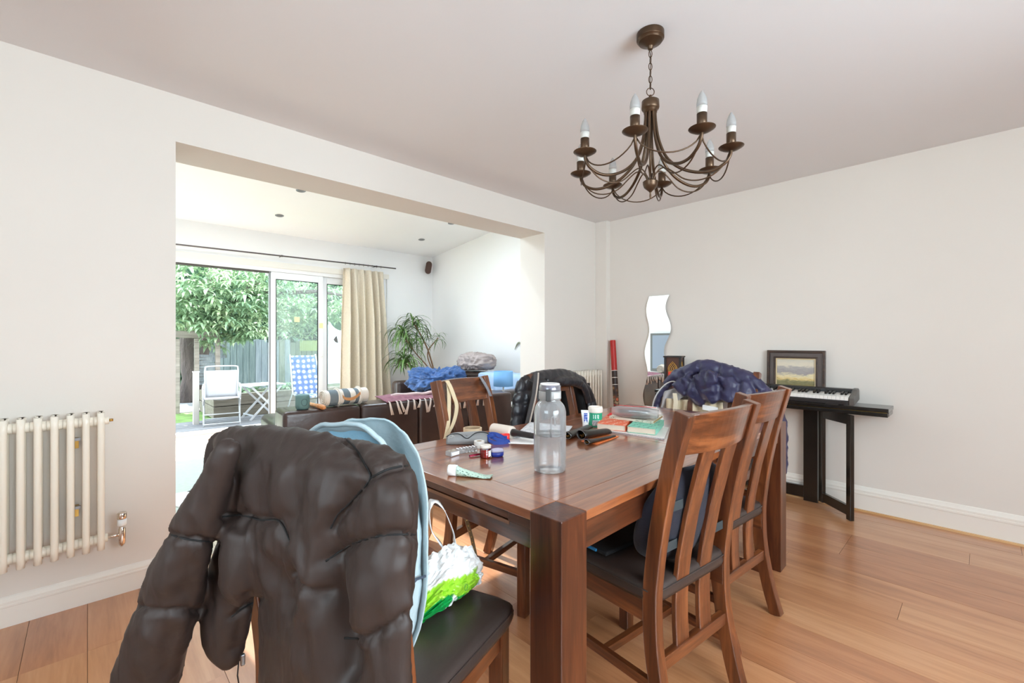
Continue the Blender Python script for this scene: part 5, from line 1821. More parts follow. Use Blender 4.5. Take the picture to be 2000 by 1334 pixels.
# little jam jar
q = tp(948, 896)
q = q + Vector((q.x, q.y, 0)).normalized() * .018
jar = thing('jam_jar', 'tiny glass jar of red jam with a white lid', 'jar', (q.x, q.y, TZ0))
MB().lathe([(.0, .0), (.0175, 0), (.019, .003), (.019, .024), (.0175, .027)], 28).build('jam', plain('red_jam', srgb(170, 14, 10), .12, coat=.6), jar, smooth=True)
MB().lathe([(.0196, .001), (.0202, .004), (.0202, .03), (.018, .034), (.0175, .035)], 28).build('glass', M['glass'], jar, smooth=True)
MB().lathe([(.0185, .035), (.0208, .036), (.0208, .044), (.019, .046), (.0, .0463)], 28).build('lid', plain('cream_tin_lid', srgb(236, 228, 216), .35), jar, smooth=True)
arc_strip(.0205, atan2(-q.y, -q.x) + 1.6, atan2(-q.y, -q.x) + .55, .006, .028).build('label', M['paper'], jar, solid=.0004)
# pink tweezers
qa, qb = tp(917, 893), tp(941, 889)
tw = thing('tweezers', 'small dark pink tweezers in front of the jam jar', 'tweezers', (qa.x, qa.y, TZ0), atan2(qb.y - qa.y, qb.x - qa.x))
TLn = (qb - qa).length + .03
for s in (-1, 1):
    MB().sweep([(0, s * .004, .004), (TLn * .4, s * .0045, .005), (TLn, 0, .005)], .005, .0016, (0, .3, 1)).build('prong', plain('crimson_metal', srgb(150, 30, 60), .35, .4), tw)
# blue oval case
q = tp(971, 893)
q = q + Vector((q.x, q.y, 0)).normalized() * .012
bl = thing('oval_case', 'dark blue and white oval plastic case beside the jam jar', 'case', (q.x, q.y, TZ0), -.5)
def oval(z0, z1, k0, k1):
    return MB().grid(lambda s, t: ((.024 * lerp(k0, k1, t)) * cos(2 * PI * s), .015 * lerp(k0, k1, t) * sin(2 * PI * s), lerp(z0, z1, t)), 28, 1, closed_u=True)
def oval_body(rows, nm, mat):
    n_ = 30
    vs, fs = [], []
    for k, z in rows:
        for i in range(n_):
            a = 2 * PI * i / n_
            vs.append((.0245 * k * cos(a), .0155 * k * sin(a), z))
    for j in range(len(rows) - 1):
        for i in range(n_):
            fs.append((j * n_ + i, j * n_ + (i + 1) % n_, (j + 1) * n_ + (i + 1) % n_, (j + 1) * n_ + i))
    fs += [tuple(range(n_ - 1, -1, -1)), tuple((len(rows) - 1) * n_ + i for i in range(n_))]
    return MB().add(vs, fs).build(nm, mat, bl, smooth=True)
oval_body([(.8, 0), (.95, .003), (1, .009), (.99, .017)], 'case_base', plain('royal_blue', srgb(34, 52, 140), .3))
oval_body([(.99, .0175), (.95, .024), (.8, .028), (.4, .03)], 'case_top', plain('pale_lilac', srgb(196, 192, 216), .35))
# mint hand cream tube
qa, qb = tp(884, 929), tp(960, 933)
MINT = printed('mint_tube_print', srgb(190, 214, 198), srgb(96, 128, 112), 3, 2.0, .56)
hc = thing('hand_cream', 'half-used mint green hand cream tube with a white cap', 'tube', (qa.x, qa.y, TZ0), atan2(qb.y - qa.y, qb.x - qa.x))
HL = (qb - qa).length
def tube_pt(s, t):
    a = 2 * PI * s
    x = .016 + t * (HL - .016)
    ry = lerp(.0165, .020, t)
    rz = lerp(.0155, .0018, min(1, t * 1.25) ** .8)
    return (x, ry * cos(a), max(.0006, rz * (1 + sin(a))) + .006 * max(0, t - .8) * 5 * .4)
MB().grid(tube_pt, 24, 16, closed_u=True).build('tube_body', MINT, hc, smooth=True)
MB().lathe([(.0, -.014), (.016, -.0135), (.017, -.011), (.0168, .014), (.0, .015)], 24, Matrix.Rotation(PI / 2, 4, 'Y'), (0, 0, .0172)).build('cap', M['white'], hc, smooth=True)

# loose papers, and white sheets under the bottle's shadow
def sheet_obj(name, label, quad, th, mat, cat='paper', curl=0.0, z0=0.0003):
    P_ = [Vector((a.x, a.y, 0)) for a in quad]
    def fn(s, t):
        p = P_[0].lerp(P_[1], s).lerp(P_[3].lerp(P_[2], s), t)
        return (p.x, p.y, TZ0 + z0 + th / 2 + curl * (abs(2 * s - 1) ** 3) * (1 - t) + .0006 * sin(9 * s) * sin(7 * t))
    return tag(MB().grid(fn, 10, 10).build(name, mat, smooth=True, solid=th), label, cat)
sheet_obj('paper_sheets', 'loose white printed sheets lying behind the water bottle', [tp(1000, 857), tp(1108, 849), tp(1118, 833), tp(1035, 825)], .002, printed('letter_print', srgb(238, 238, 238), srgb(170, 172, 180), 2, 14, .45), curl=.004)
sheet_obj('paper_sheet', 'white sheet half under the lint roller handle', [tp(985, 866), tp(1050, 868), tp(1052, 846), tp(1004, 844)], .001, M['paper'], z0=.0)
# black leather pouches with gold zips on a pair of cards
BLK = plain('black_pouch_leather', srgb(38, 34, 30), .34, var=.15, vscale=18, bump=.2, bscale=90, bdist=.003)
cards = sheet_obj('postcards', 'orange and white printed cards under the black pouch', [tp(1135, 862), tp(1166, 869), tp(1209, 853), tp(1178, 847)], .0016, plain('orange_card', srgb(226, 120, 60), .55, var=.25, vscale=8), 'card')
def pouch(name, label, ua, va, ub, vb, r0, r1, open_r):
    a, b = tp(ua, va), tp(ub, vb)
    d = b - a
    L = d.length
    r = thing(name, label, 'pouch', (a.x, a.y, TZ0 + .0025), atan2(d.y, d.x))
    def fn(s, t):
        an = 2 * PI * s
        k = lerp(r0, r1, t ** .8) * (1 + .06 * sin(an * 2 + t * 5))
        fl = lerp(.8, .42, t)
        return (t * L, k * cos(an), k * fl * (1 + sin(an)) * .98)
    MB().grid(fn, 26, 14, closed_u=True).build('leather_body', BLK, r, smooth=True, solid=.0016)
    MB().tube([Vector(fn(k / 24, 0)) for k in range(24)], .0011, 5, closed=True).build('rim', M['steel'], r, smooth=True)
    z_ = MB()
    z_.box((.004, -r0 * .35, r0 * .45), (.016, -r0 * .28, r0 * 1.0)).box((.004, r0 * .05, r0 * .3), (.02, r0 * .12, r0 * .75)).box((.002, -.002, r0 * .6), (.010, .010, r0 * .72))
    z_.build('zip_pull', M['brass'], r)
    return r
pouch('leather_pouch', 'black leather pouch lying open behind the other two', 1108, 858, 1150, 838, .017, .02, 1)
pouch('leather_pouch', 'wide black leather pouch with a gold zip, middle one of three', 1135, 859, 1186, 848, .024, .026, 1)
pouch('leather_pouch', 'thin rolled black leather pouch lying on the orange cards', 1146, 869, 1200, 854, .012, .008, 1)

# upright toothpaste tube and a green tub
q = tp(1144, 832)
tbp = thing('ointment_tube', 'white ointment tube with a blue panel standing on its cap', 'tube', (q.x, q.y, TZ0), atan2(-q.y, -q.x) + PI / 2)
tw_, thh = px_m(7.5, q), px_m(31, q)
def ot(s, t):
    a = 2 * PI * s
    return (lerp(tw_ * .8, tw_ * 1.25, t) * cos(a), lerp(tw_ * .75, .0012, t) * sin(a), lerp(.012, thh, t))
MB().grid(ot, 24, 10, closed_u=True).build('tube_body', M['white'], tbp, smooth=True)
MB().lathe([(.0, 0), (tw_ * .8, 0), (tw_ * .82, .012), (.0, .0125)], 20).build('cap', M['white'], tbp)
MB().grid(lambda s, t: (lerp(-.45, .45, s) * tw_, -lerp(tw_ * .56, tw_ * .22, t) - .0012, lerp(.02, thh * .82, t)), 4, 4).build('blue_panel', printed('blue_panel_print', srgb(36, 76, 176), srgb(220, 228, 244), 1, 4, .55), tbp, solid=.0004)
q = tp(1163, 834)
q = q + Vector((q.x, q.y, 0)).normalized() * .03
tub = thing('plaster_tub', 'round green and white plastic tub beside the books', 'tub', (q.x, q.y, TZ0))
tr_, th_ = px_m(14, q), px_m(38, q)
GRN = plain('sea_green_label', srgb(40, 168, 128), .45)
MB().lathe([(.0, 0), (tr_ * .9, 0), (tr_ * .92, th_ * .72), (.0, th_ * .73)], 32).build('tub_body', GRN, tub, smooth=False)
MB().lathe([(tr_ * .94, th_ * .70), (tr_, th_ * .73), (tr_, th_ * .94), (tr_ * .94, th_), (tr_ * .8, th_), (tr_ * .78, th_ * .96), (.0, th_ * .96)], 32).build('lid', plain('cream_lid', srgb(240, 232, 220), .5), tub)
f0 = atan2(-q.y, -q.x)
arc_strip(tr_ * .925, f0 - .5, f0 + .75, th_ * .06, th_ * .34).build('barcode_label', printed('barcode', srgb(240, 240, 240), srgb(70, 70, 90), 16, .2, .5), tub, solid=.0003)
arc_strip(tr_ * .925, f0 - .5, f0 + .55, th_ * .42, th_ * .62).build('white_lettering', printed('tub_print', GRN.node_tree.nodes['Principled BSDF'].inputs['Base Color'].default_value[:], srgb(236, 246, 240), 3, 3, .45), tub, solid=.0003)

# magazines and books
MAGP = plain('magazine_paper', srgb(234, 230, 226), .5)
def slab(name, label, quad_px, zb, zt, mat_cover, mat_pages, cat, spine=None, spine_side=0, cov=.0015):
    """book lying flat: cover boards, page block and spine; quad_px = base corners, counter-clockwise from the near-left"""
    P_ = [at(u, v, z=TZ0 + zb) for u, v in quad_px]
    P_[2] = P_[1] + (P_[3] - P_[0])
    r = thing(name, label, cat, (P_[0].x, P_[0].y, TZ0 + zb))
    ex, ey = P_[1] - P_[0], P_[3] - P_[0]
    h_ = zt - zb
    def quadbox(m, s0, s1, t0, t1, z0, z1):
        vs = []
        for z in (z0, z1):
            for (s, t) in ((s0, t0), (s1, t0), (s1, t1), (s0, t1)):
                p = ex * s + ey * t
                vs.append((p.x, p.y, z))
        return m.add(vs, [(0, 3, 2, 1), (4, 5, 6, 7), (0, 1, 5, 4), (1, 2, 6, 5), (2, 3, 7, 6), (3, 0, 4, 7)])
    c_ = quadbox(quadbox(MB(), 0, 1, 0, 1, 0, cov), 0, 1, 0, 1, h_ - cov, h_).build('cover', mat_cover, r)
    quadbox(MB(), .008, .985 if spine_side == 1 else .992, .01, .99, cov, h_ - cov).build('page_block', mat_pages, r)
    if spine is not None:
        if spine_side == 1:
            quadbox(MB(), .985, 1.0, 0, 1, cov, h_ - cov).build('spine', spine, r)
        elif spine_side == 0:
            quadbox(MB(), 0, 1, 0, .01, cov, h_ - cov).build('spine', spine, r)
    return r
pages = plain('page_edges', srgb(226, 210, 190), .8, var=.08, vscale=200, stretch=(1, 1, 30))
slab('magazine', 'white magazine at the bottom of the book stack', [(1165, 841), (1297, 859), (1316, 838), (1187, 823)], .0, .006, MAGP, MAGP, 'magazine', printed('spine_print', srgb(120, 110, 120), srgb(230, 220, 220), 20, 1, .5), 0)
OR = printed('orange_cover', srgb(238, 112, 74), srgb(246, 200, 176), 6, 5, .54)
MN = printed('mint_cover', srgb(134, 210, 184), srgb(60, 110, 96), 5, 6, .57)
slab('paperback_book', 'thick orange paperback in the stack of books', [(1166, 838), (1222, 843), (1237, 828), (1188, 818)], .007, .034, OR, pages, 'book', plain('orange_spine', srgb(238, 100, 52), .5), 1)
slab('paperback_book', 'thick mint green paperback at the right of the book stack', [(1225, 844), (1281, 850), (1300, 832), (1246, 826)], .007, .034, MN, pages, 'book', plain('mint_spine', srgb(140, 214, 190), .5), 1)
CRB = printed('cream_cover', srgb(228, 222, 204), srgb(110, 120, 100), 6, 1.2, .56)
slab('thin_book', 'thin cream paperback lying across the thicker books', [(1190, 817), (1276, 828), (1288, 816), (1214, 806)], .0345, .046, CRB, plain('tan_pages', srgb(168, 138, 92), .8), 'book', CRB, 0)
# clear pencil case with a red zip on top of the books
qa, qb = at(1200, 815, z=TZ0 + .0465), at(1290, 822, z=TZ0 + .0465)
pc = thing('pencil_case', 'clear plastic pencil case with a red zip on top of the books', 'pencil case', (qa.x + .015, qa.y + .02, TZ0 + .0465), atan2(qb.y - qa.y, qb.x - qa.x))
PL_ = (qb - qa).length
def pcp(s, t):
    a = 2 * PI * s
    k = sin(PI * (.06 + .88 * t)) ** .25
    p_ = 3.0
    c_, s_ = cos(a), sin(a)
    r = (abs(c_) ** p_ + abs(s_) ** p_) ** (-1 / p_)
    wob = .0018 * mnoise.noise(Vector((t * 9, c_ * 2, s_ * 2)))
    return (t * PL_, c_ * r * .034 * k + wob, .029 + s_ * r * .0285 * k + wob)
SOFTP = glassy('soft_clear_vinyl', (.93, .93, .94, 1), .14, .08, haze=.34, hazecol=(.88, .87, .87, 1))
MB().grid(pcp, 28, 20, closed_u=True).build('vinyl_body', SOFTP, pc, smooth=True)
MB().sweep([(PL_ * (.04 + .92 * k / 12), -.004, .0582 + .0006 * sin(k)) for k in range(13)], .010, .0014, (0, 1, 0)).build('zip_tape', plain('red_zip', srgb(214, 52, 60), .6), pc)
MB().cbox((PL_ * .1, -.006, .0602), (.022, .006, .002)).build('zip_pull', M['black'], pc)
rnd = random.Random(9)
PCOL = [srgb(70, 72, 80), srgb(190, 90, 84), srgb(110, 112, 116), srgb(60, 62, 66), srgb(206, 130, 120), srgb(140, 140, 146)]
for k in range(7):
    y_, z_ = rnd.uniform(-.018, .018), .007 + .0085 * (k % 5) + .003
    x0_ = PL_ * rnd.uniform(.05, .16)
    MB().tube([(x0_, y_, z_), (x0_ + PL_ * rnd.uniform(.62, .76), y_ + rnd.uniform(-.006, .006), z_ + .001)], .0042, 8).build('pen', plain('pen_colour_%d' % k, PCOL[k % 6], .4), pc, smooth=True)
q = at(1194, 814, z=TZ0 + .0345)
tag(MB().grid(lambda s, t: (.03 * s, .03 * t * (1 - .4 * s), .002 + .026 * s * t + .004 * sin(6 * s)), 6, 6).build('red_flap', REDP, loc=(q.x, q.y, TZ0 + .0348), rot=(0, 0, -.3), smooth=True, solid=.0012), 'small red plastic flap sticking out beside the pencil case', 'flap')
# ================================================================== coats, bags and straps
def puffy(name, mb, mat, parent, voxel, smooth_it, seams=(), wr=.004, wscale=(9, 9, 4), seed=0, pucker=.006, ridges=(), seam_w=.011, seam_d=.012, pillow=0.0):
    """join overlapping padded tubes into one continuous garment surface, stitch seams into it and crease it"""
    tmp = bpy.data.objects.new('tmp', mb.mesh('tmp'))
    COL.objects.link(tmp)
    m = tmp.modifiers.new('r', 'REMESH')
    m.mode = 'VOXEL'
    m.voxel_size = voxel
    s = tmp.modifiers.new('s', 'SMOOTH')
    s.factor = .5
    s.iterations = smooth_it
    dg = bpy.context.evaluated_depsgraph_get()
    dg.update()
    me = bpy.data.meshes.new_from_object(tmp.evaluated_get(dg))
    old = tmp.data
    bpy.data.objects.remove(tmp)
    bpy.data.meshes.remove(old)
    me.name = name
    # stitching and folds are traced on the side that faces into the room
    fw = Vector((cos(YAW), sin(YAW), 0))
    rt = Vector((sin(YAW), -cos(YAW), 0))
    def flat2(p):
        d_ = p.dot(fw)
        return p.dot(rt) / d_, (p.z - EYE) / d_
    def lines(group):
        out = []
        for sm in group:
            q = [flat2(Vector(p)) for p in sm]
            tot = len(q) - 1
            for i in range(tot):
                (ax, ay), (bx, by) = q[i], q[i + 1]
                out.append((ax, ay, bx - ax, by - ay, (bx - ax) ** 2 + (by - ay) ** 2 + 1e-12, i / tot, 1 / tot))
        return out
    segs = lines(seams)
    rsets = [(lines([sm]), amp, wid) for sm, amp, wid in ridges]
    nrm = [v.normal.copy() for v in me.vertices]
    off = Vector((seed * 7.3, seed * 1.9, seed * 3.7))
    cx = Vector(wscale)
    eye = Vector((0, 0, EYE))
    for v, n in zip(me.vertices, nrm):
        p = v.co
        dep = p.dot(fw)
        px_, py_ = p.dot(rt) / dep, (p.z - EYE) / dep
        facing = (eye - p).normalized().dot(n)
        vis = max(0, min(1, facing * 4 + .6))
        q = Vector((p.x * cx.x, p.y * cx.y, p.z * cx.z)) + off
        w1 = mnoise.noise(q)
        r1 = (1 - abs(mnoise.noise(q * 1.7 + Vector((w1, w1, 0)) * .7))) ** 4 - .3
        k = w1 * wr * .8 + r1 * wr
        dmin = 1e9
        for ax, ay, dx, dy, l2, f0_, df in segs:
            t = ((px_ - ax) * dx + (py_ - ay) * dy) / l2
            t = 0 if t < 0 else 1 if t > 1 else t
            dd = (px_ - ax - dx * t) ** 2 + (py_ - ay - dy * t) ** 2
            if dd < dmin:
                dmin = dd
        dist = sqrt(dmin) * dep
        kk = 0
        for ls, amp, wid in rsets:
            bb = 1e9
            e_ = 1
            for ax, ay, dx, dy, l2, f0_, df in ls:
                t = ((px_ - ax) * dx + (py_ - ay) * dy) / l2
                t = 0 if t < 0 else 1 if t > 1 else t
                dd = (px_ - ax - dx * t) ** 2 + (py_ - ay - dy * t) ** 2
                if dd < bb:
                    bb = dd
                    f_ = f0_ + df * t
                    e_ = min(1, 4 * min(f_, 1 - f_) + .1)
            dd = sqrt(bb) * dep
            if dd < wid * 2.6:
                kk += amp * e_ * exp(-(dd / wid) ** 2)
        if pillow:
            kk += pillow * (1 - exp(-dist / .045))
        if dist < .09:
            kk += mnoise.noise(Vector((p.x * 60, p.y * 60, p.z * 18)) + off) * pucker * exp(-dist / .025)
            kk -= seam_d * exp(-(dist / seam_w) ** 2)
        v.co = p + n * (k + kk * vis)
    me.materials.clear()
    return link(name, me, mat, parent, smooth=True)


from mathutils.bvhtree import BVHTree


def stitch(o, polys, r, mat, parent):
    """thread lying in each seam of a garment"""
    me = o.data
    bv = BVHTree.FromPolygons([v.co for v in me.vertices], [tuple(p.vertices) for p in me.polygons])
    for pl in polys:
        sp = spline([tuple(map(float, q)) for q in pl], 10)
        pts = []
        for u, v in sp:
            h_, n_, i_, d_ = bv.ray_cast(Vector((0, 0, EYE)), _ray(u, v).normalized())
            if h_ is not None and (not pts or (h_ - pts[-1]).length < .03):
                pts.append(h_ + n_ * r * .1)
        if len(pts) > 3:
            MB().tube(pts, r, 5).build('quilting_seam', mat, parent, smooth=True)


class Frame:
    """vertical plane parallel to a chair's back: pixel -> point on that plane"""
    def __init__(self, chair):
        self.o = chair.location.copy()
        a = chair.rotation_euler.z
        self.d = Vector((-sin(a), cos(a), 0))
        self.r = Vector((cos(a), sin(a), 0))

    def p(self, u, v, off):
        r = _ray(u, v)
        t = (self.o.dot(self.d) + off) / r.dot(self.d)
        return Vector((r.x * t, r.y * t, EYE + r.z * t))

    def tube(self, mb, pts, off, flat=.75, n=16, sub=4):
        """pts = (u, v, half width in px[, extra offset]) -> padded roll following them"""
        ctl = []
        for q in pts:
            o_ = off + (q[3] if len(q) > 3 else 0)
            c = self.p(q[0], q[1], o_)
            ctl.append((c.x, c.y, c.z, q[2] * (c.x * cos(YAW) + c.y * sin(YAW)) / FPX))
        sp = spline(ctl, sub)
        mb.tube([q[:3] for q in sp], [max(.004, q[3]) for q in sp], n, flat=flat, up=self.d)
        return mb

    def poly(self, pts, off):
        return [self.p(u, v, off) for u, v in pts]


# ---- dark brown puffer jacket on the foreground chair
PUF = plain('dark_brown_padded_nylon', srgb(50, 39, 35), .54, var=.06, vscale=9, bump=.12, bscale=10, bdist=.02, spec=.34, stretch=(2.0, 2.0, .9))
fF = Frame(chairF)
jk = thing('puffer_jacket', 'dark brown quilted puffer jacket hung over the foreground chair', 'jacket')
mb = MB()
T = fF.tube
# shoulder roll along the top of the chair back
T(mb, [(436, 862, 16, .02), (462, 868, 32), (540, 874, 38), (640, 888, 40), (730, 908, 40), (790, 930, 34)], -.325, .9)
T(mb, [(446, 900, 20), (462, 960, 26), (452, 1010, 22)], -.355, .6)
T(mb, [(440, 856, 18), (432, 874, 20), (428, 905, 21), (418, 950, 24), (410, 990, 18)], -.305, 1.1)
# yoke and back panel: one thick draped slab
rows = [(862, 446, 792), (880, 442, 806), (905, 440, 813), (950, 440, 815), (1000, 438, 816), (1040, 446, 818), (1080, 470, 818), (1120, 488, 816), (1170, 498, 812), (1220, 504, 808), (1280, 506, 806), (1380, 506, 806)]
vs_, fs_ = [], []
NC = 18
for (v_, ul, ur) in rows:
    fr, bk2 = [], []
    for i in range(NC + 1):
        t_ = i / NC
        vv = v_ + max(0, (960 - v_) / 98) * 34 * t_ ** 1.4
        u_ = lerp(ul + 6, ur - 6, t_)
        bul = .040 * (1 - abs(2 * t_ - 1) ** 3) * min(1, (v_ - 850) / 60)
        fr.append(fF.p(u_, vv, -.345 - bul))
        bk2.append(fF.p(u_, vv, -.318))
    vs_ += fr + bk2[::-1]
RN = 2 * (NC + 1)
for j in range(len(rows) - 1):
    for i in range(RN):
        fs_.append((j * RN + i, j * RN + (i + 1) % RN, (j + 1) * RN + (i + 1) % RN, (j + 1) * RN + i))
fs_ += [tuple(range(RN - 1, -1, -1)), tuple((len(rows) - 1) * RN + i for i in range(RN))]
mb.add(vs_, fs_)
# right sleeve hanging straight down
T(mb, [(764, 940, 40), (754, 1000, 58), (748, 1090, 66), (744, 1180, 70), (740, 1270, 72), (738, 1380, 74)], -.375, .42)
# left sleeve swinging out
T(mb, [(450, 866, 18), (436, 900, 26), (412, 960, 35), (385, 1025, 43), (356, 1100, 50), (330, 1180, 58), (305, 1260, 60), (284, 1330, 62), (276, 1375, 60)], -.40, .8)
# front panel hanging below the sleeve with its zip end
T(mb, [(468, 1010, 44), (462, 1080, 50), (450, 1150, 58), (440, 1205, 58), (440, 1250, 50), (450, 1282, 32), (456, 1298, 14)], -.318, .6)
T(mb, [(474, 1030, 46), (470, 1080, 50), (466, 1125, 50), (470, 1155, 36), (478, 1172, 18)], -.36, .55)
SEAMSRC = (
    ([(318, 1040), (370, 1054), (424, 1060)], -.43), ([(255, 1182), (300, 1194), (400, 1192)], -.45),
    ([(434, 1010), (470, 1006), (510, 1016), (545, 1018), (566, 1055)], -.40),
    ([(652, 842), (690, 870), (712, 905), (722, 935), (690, 975), (660, 1005), (646, 1032)], -.41), ([(722, 935), (760, 916), (815, 906)], -.39),
    ([(636, 1096), (690, 1062), (750, 1046), (820, 1044)], -.405), ([(672, 1246), (722, 1245), (760, 1222), (815, 1190)], -.415),
    ([(575, 1120), (610, 1140), (636, 1160)], -.41), ([(452, 1205), (480, 1185), (508, 1170)], -.345))
seams = [fF.poly(p, o) for p, o in SEAMSRC]
SEAMPX = [p for p, o in SEAMSRC]
ridges = [(fF.poly(p, o), a_, w_) for p, o, a_, w_ in (
    ([(622, 900), (620, 960), (616, 1010), (600, 1060)], -.41, .016, .016), ([(560, 900), (548, 960), (544, 1005)], -.405, .012, .014), ([(500, 900), (486, 960), (482, 1000)], -.40, .012, .014),
    ([(655, 940), (640, 1000), (625, 1060), (612, 1120)], -.41, .016, .014), ([(690, 930), (672, 990), (655, 1030)], -.415, -.014, .012), ([(590, 900), (584, 970), (574, 1040)], -.41, -.013, .012),
    ([(525, 900), (516, 960), (512, 1010)], -.405, -.011, .011),
    ([(548, 1030), (575, 1060), (600, 1110), (615, 1180), (622, 1260), (628, 1340)], -.41, .02, .014), ([(640, 1080), (618, 1140), (600, 1200), (592, 1280), (588, 1340)], -.41, .02, .014),
    ([(625, 1130), (610, 1200), (606, 1300)], -.41, -.018, .011), ([(660, 1120), (665, 1200), (668, 1300), (660, 1360)], -.41, -.024, .014), ([(520, 1040), (545, 1090), (560, 1140)], -.40, .014, .012),
    ([(535, 1070), (560, 1150), (572, 1200)], -.40, -.02, .012), ([(500, 1070), (520, 1120), (540, 1170)], -.39, .012, .012),
    ([(642, 1015), (654, 1080), (660, 1150), (668, 1230), (674, 1300), (674, 1370)], -.41, -.034, .013), ([(700, 1110), (705, 1180), (690, 1240)], -.41, .014, .02), ([(690, 1260), (700, 1300), (680, 1350)], -.41, -.016, .014),
    ([(760, 950), (775, 1000), (770, 1040)], -.40, .010, .02), ([(750, 1070), (745, 1130), (752, 1200)], -.41, .010, .02), ([(790, 1060), (795, 1120), (785, 1190)], -.40, -.010, .014),
    ([(410, 900), (402, 960), (396, 1030)], -.42, -.010, .012), ([(340, 1070), (332, 1120), (322, 1170)], -.44, .012, .014), ([(380, 1080), (368, 1130), (352, 1180)], -.44, -.012, .013), ([(300, 1210), (290, 1260), (270, 1320)], -.45, .012, .016), ([(340, 1215), (325, 1270), (315, 1330)], -.45, -.010, .014),
    ([(455, 1060), (450, 1120), (445, 1180)], -.345, .010, .018), ([(430, 1090), (420, 1150), (412, 1200)], -.345, -.010, .014), ([(470, 1200), (462, 1240), (458, 1280)], -.34, -.012, .012))]
ridges = [(a_, k_ * .55, w_ * 1.1) for a_, k_, w_ in ridges]
puffy('padded_shell', mb, PUF, jk, .0065, 14, seams, wr=.0034, wscale=(18, 18, 6), seed=1, pucker=.0075, seam_w=.0058, seam_d=.0105, ridges=ridges, pillow=.006)
stitch(jk.children[0], SEAMPX, .0017, plain('seam_thread', srgb(14, 12, 12), .8), jk)  # thin near-black stitching thread along each quilted seam
zz = fF.p(462, 1302, -.31)
MB().tube([zz + Vector((0, 0, .03)), zz + Vector((.004, 0, .01)), zz + Vector((.002, .002, -.02)), zz + Vector((.006, .002, -.05))], .0014, 6).build('drawcord', M['black'], jk, smooth=True)
zp = fF.p(474, 1288, -.32)
MB().cbox(zp, (.008, .008, .022)).build('zip_pull', M['steel'], jk, bevel=.002)

# ---- pale blue bag standing on the foreground chair, behind the jacket
LBL = plain('pale_blue_canvas', srgb(168, 186, 192), .85, var=.06, vscale=14, bump=.35, bscale=30, bdist=.008)
LBI = plain('sky_blue_lining', srgb(142, 188, 212), .85, bump=.35, bscale=24, bdist=.01)
bag = thing('canvas_bag', 'pale blue canvas bag standing on the foreground chair seat', 'bag', chairF.location + Vector((cos(chairF.rotation_euler.z), sin(chairF.rotation_euler.z), 0)) * .03, chairF.rotation_euler.z)
def arch_pt(s, k=1.0):
    """outline of the bag: up the left, over the top, down the right"""
    pts = [(-.17, .488), (-.185, .62), (-.185, .80), (-.165, .92), (-.10, .985), (-.02, 1.006), (.06, .998), (.115, .962), (.145, .89), (.152, .76), (.145, .62), (.10, .488)]
    sp = spline(pts, 6)
    q = sp[min(len(sp) - 1, int(round(s * (len(sp) - 1))))]
    wob = .007 * mnoise.noise(Vector((s * 9, 3.3, 0))) + .004 * mnoise.noise(Vector((s * 31, 1.3, 0)))
    return q[0] * k + wob * (q[0] / .17), q[1] + wob * max(0, (q[1] - .7) / .3)
def bagface(y, k, inset, bulge, seed):
    n_ = 66
    def fn(s, t):
        x, z = arch_pt(s)
        cx, cz = 0.0, .70
        x2, z2 = lerp(x, cx, t), lerp(z, lerp(z, cz, t), t)
        w = mnoise.noise(Vector((x2 * 16 + seed, z2 * 13, seed))) * .008 * min(1, t * 4)
        return (x2, y + bulge * (1 - (1 - t) ** 2) + w - inset * min(1, t * 5), z2)
    return fn
YB = -.135
MB().grid(bagface(YB - .045, 1, -.02, -.02, 3), 66, 10).build('rear_panel', LBI, bag, smooth=True, solid=.004)
MB().grid(bagface(YB + .025, 1, 0, .035, 8), 66, 10).build('front_panel', LBL, bag, smooth=True, solid=.004)
def gus(s, t):
    x, z = arch_pt(s)
    w = .004 * mnoise.noise(Vector((s * 26, t * 5, 2)))
    return (x * (1 - .12 * t) + w, lerp(YB - .05, YB + .025, t), z + w - .075 * t * max(0, z - .55) / .45)
MB().grid(gus, 66, 6).build('gusset', LBL, bag, smooth=True, solid=.004)
MB().tube([(arch_pt(k / 66)[0], YB - .05, arch_pt(k / 66)[1]) for k in range(67)], .0065, 8, flat=.8).build('bound_edge', LBL, bag, smooth=True)
MB().box((.0, YB - .05, .80), (.10, YB - .042, .91)).build('inner_pocket', LBI, bag, bevel=.003)
MB().box((.10, YB - .03, .50), (.112, YB + .015, .62)).build('side_pocket', LBL, bag, bevel=.003)
MB().tube([(.152, YB - .045, .69), (.153, YB - .01, .698), (.152, YB + .02, .69)], .003, 6).build('pocket_binding', plain('navy_binding', srgb(60, 70, 84), .8), bag)

# ---- plastic carrier bag on the same seat
def bagmat():
    m, nt, b = _nt('carrier_bag_film')
    at_ = nt.nodes.new('ShaderNodeVertexColor')
    at_.layer_name = 'print'
    nt.links.new(at_.outputs['Color'], b.inputs['Base Color'])
    b.inputs['Roughness'].default_value = .28
    return m
p0b, p1b = at(806, 1228, z=.485), at(935, 1112, z=.53)
ax_ = Vector((p1b.x - p0b.x, p1b.y - p0b.y, 0))
LB_ = ax_.length
pbag = thing('carrier_bag', 'crumpled white and green plastic carrier bag lying on the foreground seat', 'carrier bag', (p0b.x, p0b.y, .484), atan2(ax_.y, ax_.x))
mbg = MB()
NU, NV = 64, 48
def bg(s, t):
    a = 2 * PI * s
    k = sin(PI * (.10 + .84 * t)) ** .6
    w_ = lerp(.05, .075, t)
    h_ = lerp(.035, .085, t ** .8)
    c_, s_ = cos(a), sin(a)
    cr = mnoise.noise(Vector((t * 6, c_ * 2.4, s_ * 2.4))) * .018 + (abs(mnoise.noise(Vector((t * 11 + 4, c_ * 4, s_ * 4)))) - .25) * .022
    x = t * LB_ * 1.02
    return (x, .02 + c_ * (w_ * k + cr), max(.0008, h_ * k * (1 + s_) + (cr if s_ > -.6 else 0)))
mbg.grid(bg, NU, NV, closed_u=True)
me = mbg.mesh('bag_film')
